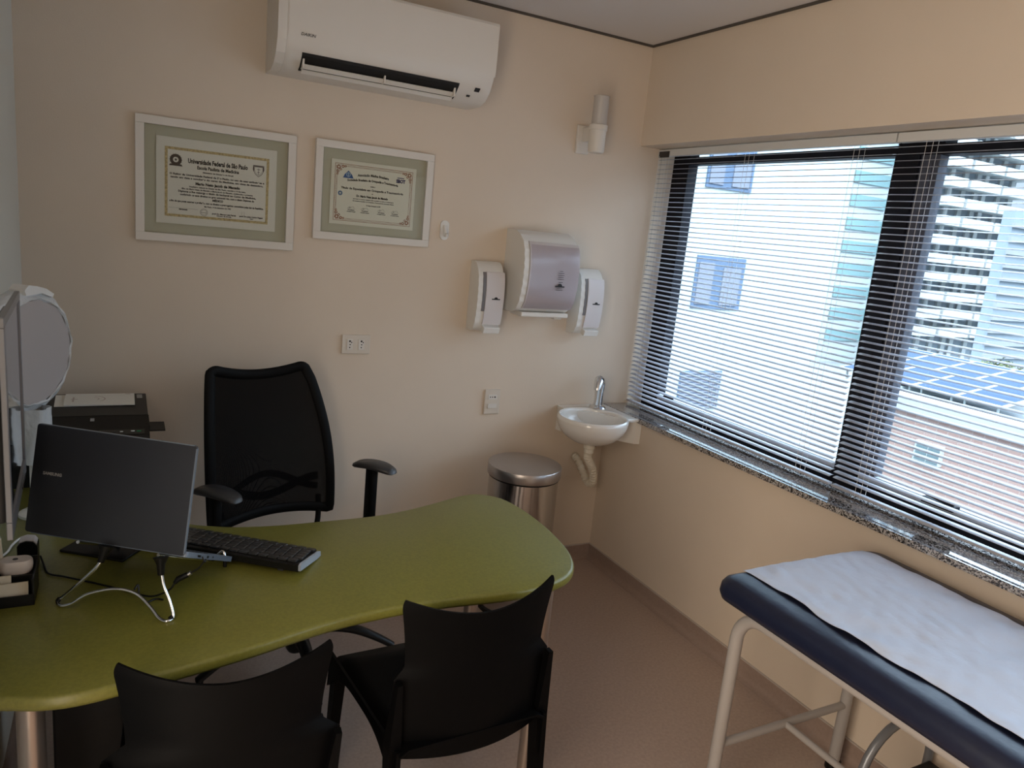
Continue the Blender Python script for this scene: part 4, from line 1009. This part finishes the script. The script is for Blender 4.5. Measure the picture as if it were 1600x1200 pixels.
# organiser with cards, white box, stamp, pens
t = thing('desk_organizer', 'black plastic desk organizer at the left edge of the desk', 'desk organizer', (-2.375, -1.14, .74))
ox0, ox1, oy0, oy1 = -2.398, -2.318, -1.222, -1.125
W('tray', MB().bb((ox0, oy0, .7402), (ox1, oy1, .746)).bb((ox0, oy0, .7402), (ox1, oy0+.003, .765)).bb((ox1-.003, oy0, .7402), (ox1, oy1, .800)).bb((ox0, oy1-.003, .7402), (ox1, oy1, .812))
  .bb((ox0, oy0, .7402), (ox0+.003, oy1, .800)).bb((ox0, oy0+.045, .7402), (ox1, oy0+.048, .790)), BLACK)
W('shelf', MB().bb((ox0+.003, oy0+.048, .785), (ox1-.003, oy1-.003, .789)), BLACK)
def card(x0, x1, y, z0, z1, label):
    tag(obj('note_card', MB().box(((x0+x1)/2, y, (z0+z1)/2), (x1-x0, .006, z1-z0), Euler((-.25, 0, .04)).to_matrix()), CARD), label, 'card')
card(-2.394, -2.330, oy0+.020, .748, .785, 'front stack of cream note cards in the black organizer')
card(-2.394, -2.362, oy0+.033, .748, .797, 'back cream card standing behind the wider stack in the organizer')
t = thing('white_case', 'small white oval plastic case on top of the black organizer', 'case', (-2.357, -1.152, .789))
b = MB(); rg = []
for s_, z in ((.86, .8045), (.96, .809), (1, .818), (1, .824), (.97, .831), (.9, .834)):
    rg.append([b.bm.verts.new((-2.3570+x*s_, -1.152+y*s_, z-.0152)) for x, y in rr(.066, .040, .0195, 8)])
for r0, r1 in zip(rg, rg[1:]):
    n = len(r0)
    for k in range(n): b.bm.faces.new((r0[k], r0[(k+1) % n], r1[(k+1) % n], r1[k]))
b.bm.faces.new(rg[0][::-1]); b.bm.faces.new(rg[-1]); W('shell', b, mat('warm_white_plastic', (.62, .55, .50), .3), 50)
W('button', MB().lathe([(0, .0012), (.0045, .0010), (.0055, 0)], (-2.357, -1.152, .8188), 20), DARKG, 40)
t = thing('rubber_stamp', 'black self-inking stamp with glossy top behind the white case', 'stamp', (-2.345, -1.02, .74))
b = MB(); b.prism([(-2.366, .7402), (-2.366, .800), (-2.360, .808), (-2.348, .811), (-2.334, .808), (-2.326, .796), (-2.326, .7402)], -1.045, -1.005, axis='y'); W('body', b, BLACK, 30)
W('top_sheen', MB().prism([(-2.362, .8075), (-2.348, .8115), (-2.334, .8085), (-2.328, .800), (-2.327, .802), (-2.333, .8105), (-2.348, .8135), (-2.362, .8095)], -1.042, -1.008, axis='y'), LILAC, 30)  # pale strip, sheen of the glossy top put into its colour
W('sight_strip', MB().bb((-2.362, -1.0462, .765), (-2.345, -1.0452, .769)), LOGO)
t = thing('white_cable', 'white cable curling out from behind the laptop towards the monitor', 'cable', (-2.39, -.9, .74))
W('cord', MB().tube([(-2.36, -.862, .748), (-2.378, -.868, .746), (-2.392, -.90, .744), (-2.398, -.94, .7435), (-2.412, -.97, .7435), (-2.43, -.985, .744)], .0028, 8, smooth=8), WHITE, 60)
for i, (x, m_, lab) in enumerate(((-2.392, BLACK, 'black pen standing at the far left of the organizer'), (-2.383, CARD, 'beige pen standing next to the black pen in the organizer'))):
    p = thing('pen', lab, 'pen', (x, -1.135, .789)); t = p
    W('barrel', MB().tube([(x, -1.138, .7895), (x-.004, -1.133, .862)], .0038, 10), m_, 50)
    W('tip', MB().tube([(x-.004, -1.133, .862), (x-.0048, -1.132, .874)], [.0036, .001], 10), STEEL, 50)

# ------------------------------------------------------------------ exam couch
t = thing('exam_couch', 'white tubular examination couch with dark padded top beside the window', 'exam couch', (-.36, -2.5, 0))
bx0, bx1, by0, by1, bt = -.695, -.030, -3.42, -1.560, .755
b = MB(); rg = []
for d, z in ((.022, bt-.066), (.004, bt-.062), (-.002, bt-.045), (0, bt-.022), (.008, bt-.008), (.024, bt-.001), (.05, bt)):
    rg.append([b.bm.verts.new((x, y, z)) for x, y in rr(bx1-bx0-2*d, by1-by0-2*d, max(.045-d*.4, .02), 6, (bx0+bx1)/2, (by0+by1)/2)])
for r0, r1 in zip(rg, rg[1:]):
    n = len(r0)
    for k in range(n): b.bm.faces.new((r0[k], r0[(k+1) % n], r1[(k+1) % n], r1[k]))
b.bm.faces.new(rg[0][::-1]); b.bm.faces.new(rg[-1]); W('cushion', b, VINYL, 60)
W('cushion_board', MB().bb((bx0+.05, by0+.04, bt-.078), (bx1-.03, by1-.03, bt-.066)), WTUBE)
for sx, x in ((0, -.632), (1, -.085)):
    zt = .660; yl = by1-.055; yr = by0+.06; rad = .085
    pts = [(x, yl, .02), (x, yl, .30), (x, yl, zt-rad)] + [(x, yl-rad+rad*math.cos(a), zt-rad+rad*math.sin(a)) for a in [PI/2*i/8 for i in range(1, 9)]]
    pts += [(x, (yl+yr)/2, zt)] + [(x, yr+rad-rad*math.sin(a), zt-rad+rad*math.cos(a)) for a in [PI/2*i/8 for i in range(0, 9)]] + [(x, yr, .02)]
    W('side_frame', MB().tube(pts, .0185, 16), WTUBE, 60)
    for y in (yl, yr): W('rubber_foot', MB().lathe([(0, 0), (.024, 0), (.024, .03), (.019, .035), (0, .035)], (x, y, 0), 20), BLACK, 40)
W('cross_bar', MB().tube([(-.632, by1-.055, .235), (-.085, by1-.055, .235)], .0125, 12), WTUBE, 60)
W('cross_bar', MB().tube([(-.632, by0+.06, .235), (-.085, by0+.06, .235)], .0125, 12), WTUBE, 60)
W('stretcher_bar', MB().tube([(-.36, by1-.055, .235), (-.36, by0+.06, .235)], .0105, 12), WTUBE, 60)
for y in (by1-.12, -2.1, -2.9): W('top_bracket', MB().bb((-.650, y-.02, .672), (-.07, y+.02, bt-.0775), bev=.001), WTUBE)
b = MB()
random.seed(9)
ph = [(random.uniform(8, 40), random.uniform(8, 40), random.uniform(0, 6), random.uniform(.0003, .0009)) for _ in range(7)] + [(random.uniform(-90, 90), random.uniform(35, 110), random.uniform(0, 6), random.uniform(.0002, .0005)) for _ in range(9)]
def shf(u, v):
    x0 = bx0+.088 + .006*math.sin(v*23) + .003*math.sin(v*61+1); x1 = bx1-.070 + .003*math.sin(v*9)
    x = x0 + (x1-x0)*u; y = by1-.012 + (by0+.03-by1+.012)*v
    z = bt + .0062
    for a, c, d, e in ph: z += e*math.sin(a*x*1.3 + c*y + d + 2*math.sin(9*x) + 1.5*math.sin(7*y+d))
    if u < .04: z -= .001*(1-u/.04)
    if v < .03: z -= .006*(1-v/.03)**2
    return (x, y, z)
o = obj('paper_sheet', b.grid(shf, 110, 300, th=.0012), SHEET, smooth=70); tag(o, 'long wrinkled white paper sheet covering the exam couch cushion', 'paper sheet')

t = thing('step_stool', 'grey tubular step stool tucked under the exam couch by the wall', 'step stool', (-.19, -2.03, 0))
for y in (-1.87, -2.19):
    xa, xb, zt = -.345, -.035, .385; r = (xb-xa)/2
    pts = [(xa, y, .008), (xa, y, zt-r)] + [((xa+xb)/2 - r*math.cos(a), y, zt-r+r*math.sin(a)) for a in [PI*i/14 for i in range(1, 14)]] + [(xb, y, zt-r), (xb, y, .008)]
    W('hoop_leg', MB().tube(pts, .0125, 12), GTUBE, 60)
W('tread', MB().bb((-.335, -2.20, .200), (-.045, -1.88, .220), bev=.004), BLACK)
W('cross_bar', MB().tube([(-.345, -1.87, .1), (-.345, -2.19, .1)], .008, 10), GTUBE, 60)
W('cross_bar', MB().tube([(-.035, -1.87, .1), (-.035, -2.19, .1)], .008, 10), GTUBE, 60)

# ------------------------------------------------------------------ outside
GZ = -12.0
struct('floor_street', MB().bb((.6, -80, GZ-.5), (260, 160, GZ)), mat('street_ground', (.16, .17, .17), .9, noise=.2, nscale=1)).name = 'ground'
EXW = mat('white_render', (.34, .385, .39), .9)
EXG = mat('window_blue_glass', (.085, .125, .19), .5, spec=.2)
CURT = mat('grey_curtain', (.15, .165, .20), .9)
t = thing('apartment_building', 'plain white rendered building wall close outside the left window pane', 'building', (6, 9, GZ))
W('wall', MB().bb((1.5, 9.0, GZ), (12.2, 13.5, 14.0)), EXW)
def ewin(px0, px1, z0, z1, kind=0):
    f = W('window', MB().bb((px0, 8.97, z0), (px1, 9.02, z1)), EXG)
    m = MB(); w = px1-px0; h = z1-z0
    if kind == 0: m.bb((px0+.05*w, 8.95, z0+.08*h), (px0+.35*w, 8.969, z1-.12*h)).bb((px0+.55*w, 8.95, z0+.08*h), (px0+.92*w, 8.969, z1-.2*h))
    else:
        for k in range(14): m.bb((px0+.02*w, 8.95, z0+h*k/14), (px1-.02*w, 8.969, z0+h*(k+.55)/14))
    obj('curtain' if kind == 0 else 'grille', m, CURT, f, world=True)
def P9(u, v):          # helper numbers worked out for the wall plane y = 9
    return u
ewin(8.25, 9.48, 2.84, 3.75)
ewin(8.32, 9.66, .39, 1.48)
ewin(8.32, 9.48, -1.78, -.96, 1)
# brick house with white parapet and solar roof
BRK = facademat('red_brick', (.27, .165, .14), (.31, .20, .17), .26, .085, (.31, .235, .21), .012)
t = thing('brick_house', 'low red brick house with white parapet and flat roof, seen below', 'building', (18, 0, GZ))
W('brick_wall', MB().bb((14.0, -14, GZ), (26, 8.85, -1.56)), BRK)
W('parapet', MB().bb((13.85, -14.1, -1.56), (14.35, 8.9, -1.25)).bb((14.35, 8.5, -1.56), (26, 8.9, -1.25)), EXW)
W('roof', MB().bb((14.35, -14, -1.56), (26, 8.5, -1.50)), mat('grey_roof', (.17, .19, .20), .8))
WF = mat('white_window_frame', (.40, .42, .41), .5)
for y in (6.8, 2.4):
    f = W('window', MB().bb((13.9, y-.32, -2.62), (14.02, y+.32, -2.16)), WF)
    m = MB()
    for i in range(2):
        for j in range(3): m.bb((13.88, y-.28+.29*i, -2.59+.14*j), (13.901, y-.02+.29*i, -2.49+.14*j))
    obj('pane', m, mat('green_grey_glass', (.10, .14, .15), .4) if 'green_grey_glass' not in bpy.data.materials else bpy.data.materials['green_grey_glass'], f, world=True)
SOL = mat('blue_solar_cells', (.040, .060, .105), .95, spec=.05)
prev = None
for i in range(4):
    for j in range(2):
        x, y = 15.9 + 1.75*j, 6.6 + .62*j + 1.08*i
        if prev is None:
            q = MB().box((0, 0, 0), (1.65, 1.0, .05), bev=.01); o = obj('solar_panel', q, SOL); prev = o
            fr = obj('panel_frame', MB().bb((-.85, -.52, -.03), (-.825, .52, .03)).bb((.825, -.52, -.03), (.85, .52, .03)).bb((-.825, .50, -.03), (.825, .52, .03)).bb((-.825, -.52, -.03), (.825, -.50, .03)), WF, o)
            lg = obj('panel_leg', MB().bb((.7, -.4, -.45), (.74, -.36, 0)).bb((.7, .36, -.45), (.74, .4, 0)).bb((-.74, -.4, -.30), (-.7, -.36, 0)).bb((-.74, .36, -.30), (-.7, .4, 0)), WF, o)
        else: o = copy_tree(prev)
        o.location = (x, y, -1.05 + (x-15.9)*.14); o.rotation_euler = (0, -math.atan(.14), 0)
        tag(o, 'blue solar panel on the flat roof of the brick house', 'solar panel', 'solar panels on the brick house roof')
# far towers
GRSL = mat('grey_slab', (.20, .21, .22), .85); BALC = mat('pale_balcony', (.36, .38, .38), .85); SHADEG = mat('grey_blue_facade', (.17, .205, .235), .8); TEAL = mat('teal_glass', (.15, .25, .26), .6)
t = thing('apartment_tower', 'tall pale tower with stacked balconies behind the right window pane', 'building', (100, 66, GZ))
W('facade', MB().bb((91, 60.5, GZ), (109, 76, 40)), SHADEG)
for k in range(16):
    z = -6.9 + 2.42*k
    for (xa, xb) in ((90.6, 94.2), (94.8, 101.5), (102.0, 109.2)): W('balcony', MB().bb((xa, 58, z), (xb, 60.5, z+1.15)), BALC)
for xa in (93.6, 96.6, 99.4, 101.2, 104.6, 107.4):
    W('window_bay', MB().bb((xa, 60.2, GZ), (xa+.9, 60.5, 40)), BALC)
t = thing('apartment_tower', 'teal-banded white tower seen between the white wall and window mullion', 'building', (85, 70, GZ))
W('facade', MB().bb((81.5, 66, GZ), (90, 80, 34)), EXW)
for k in range(14):
    z = GZ+3+3.0*k; W('glass_band', MB().bb((82.6, 65.8, z), (89.6, 66, z+1.5)), TEAL)
t = thing('office_tower', 'grey glass office tower at the right edge of the window view', 'building', (84, 48, GZ))
W('facade', MB().bb((77.6, 42, GZ), (95, 43.2, 8.5)), SHADEG)
for k in range(14): W('floor_slab', MB().bb((77.4, 41.7, GZ+1.2+1.35*k), (95, 42, GZ+1.65+1.35*k)), GRSL)
# trees
LEAF = mat('yellowish_leaves', (.09, .11, .04), .8, noise=.5, nscale=2)  # yellowish green leaf colour, mottled at random
BARK = mat('bark', (.12, .09, .06), .9)
def tree(x, y, z0, h, r, label, seed):
    random.seed(seed); t = thing('tree', label, 'tree', (x, y, z0))
    obj('trunk', MB().tube([(0, 0, 0), (.1, 0, h*.3), (0, .1, h*.6)], [r*.12, r*.07], 8), BARK, t)
    b = MB()
    for k in range(900):
        th, ph_ = random.uniform(0, 2*PI), math.acos(random.uniform(-1, 1)); rr_ = r*random.uniform(.55, 1)
        c = Vector((rr_*math.sin(ph_)*math.cos(th), rr_*math.sin(ph_)*math.sin(th), h*.68 + rr_*.8*math.cos(ph_))); s = r*.16
        s *= random.uniform(.35, .8); q = [Vector((random.uniform(-s, s), random.uniform(-s, s), random.uniform(-s, s))) for _ in range(4)]
        b.poly([c+q[0], c+q[1], c+q[2]]); b.poly([c+q[0], c+q[2], c+q[3]])
    obj('crown', b, LEAF, t, fix=False)
tree(45, 22.3, GZ, 11.2, 1.5, 'bushy tree behind the solar roof at right', 1)
tree(50.5, 20.6, GZ, 9.6, 1.6, 'lower tree to the right behind the solar roof', 2)
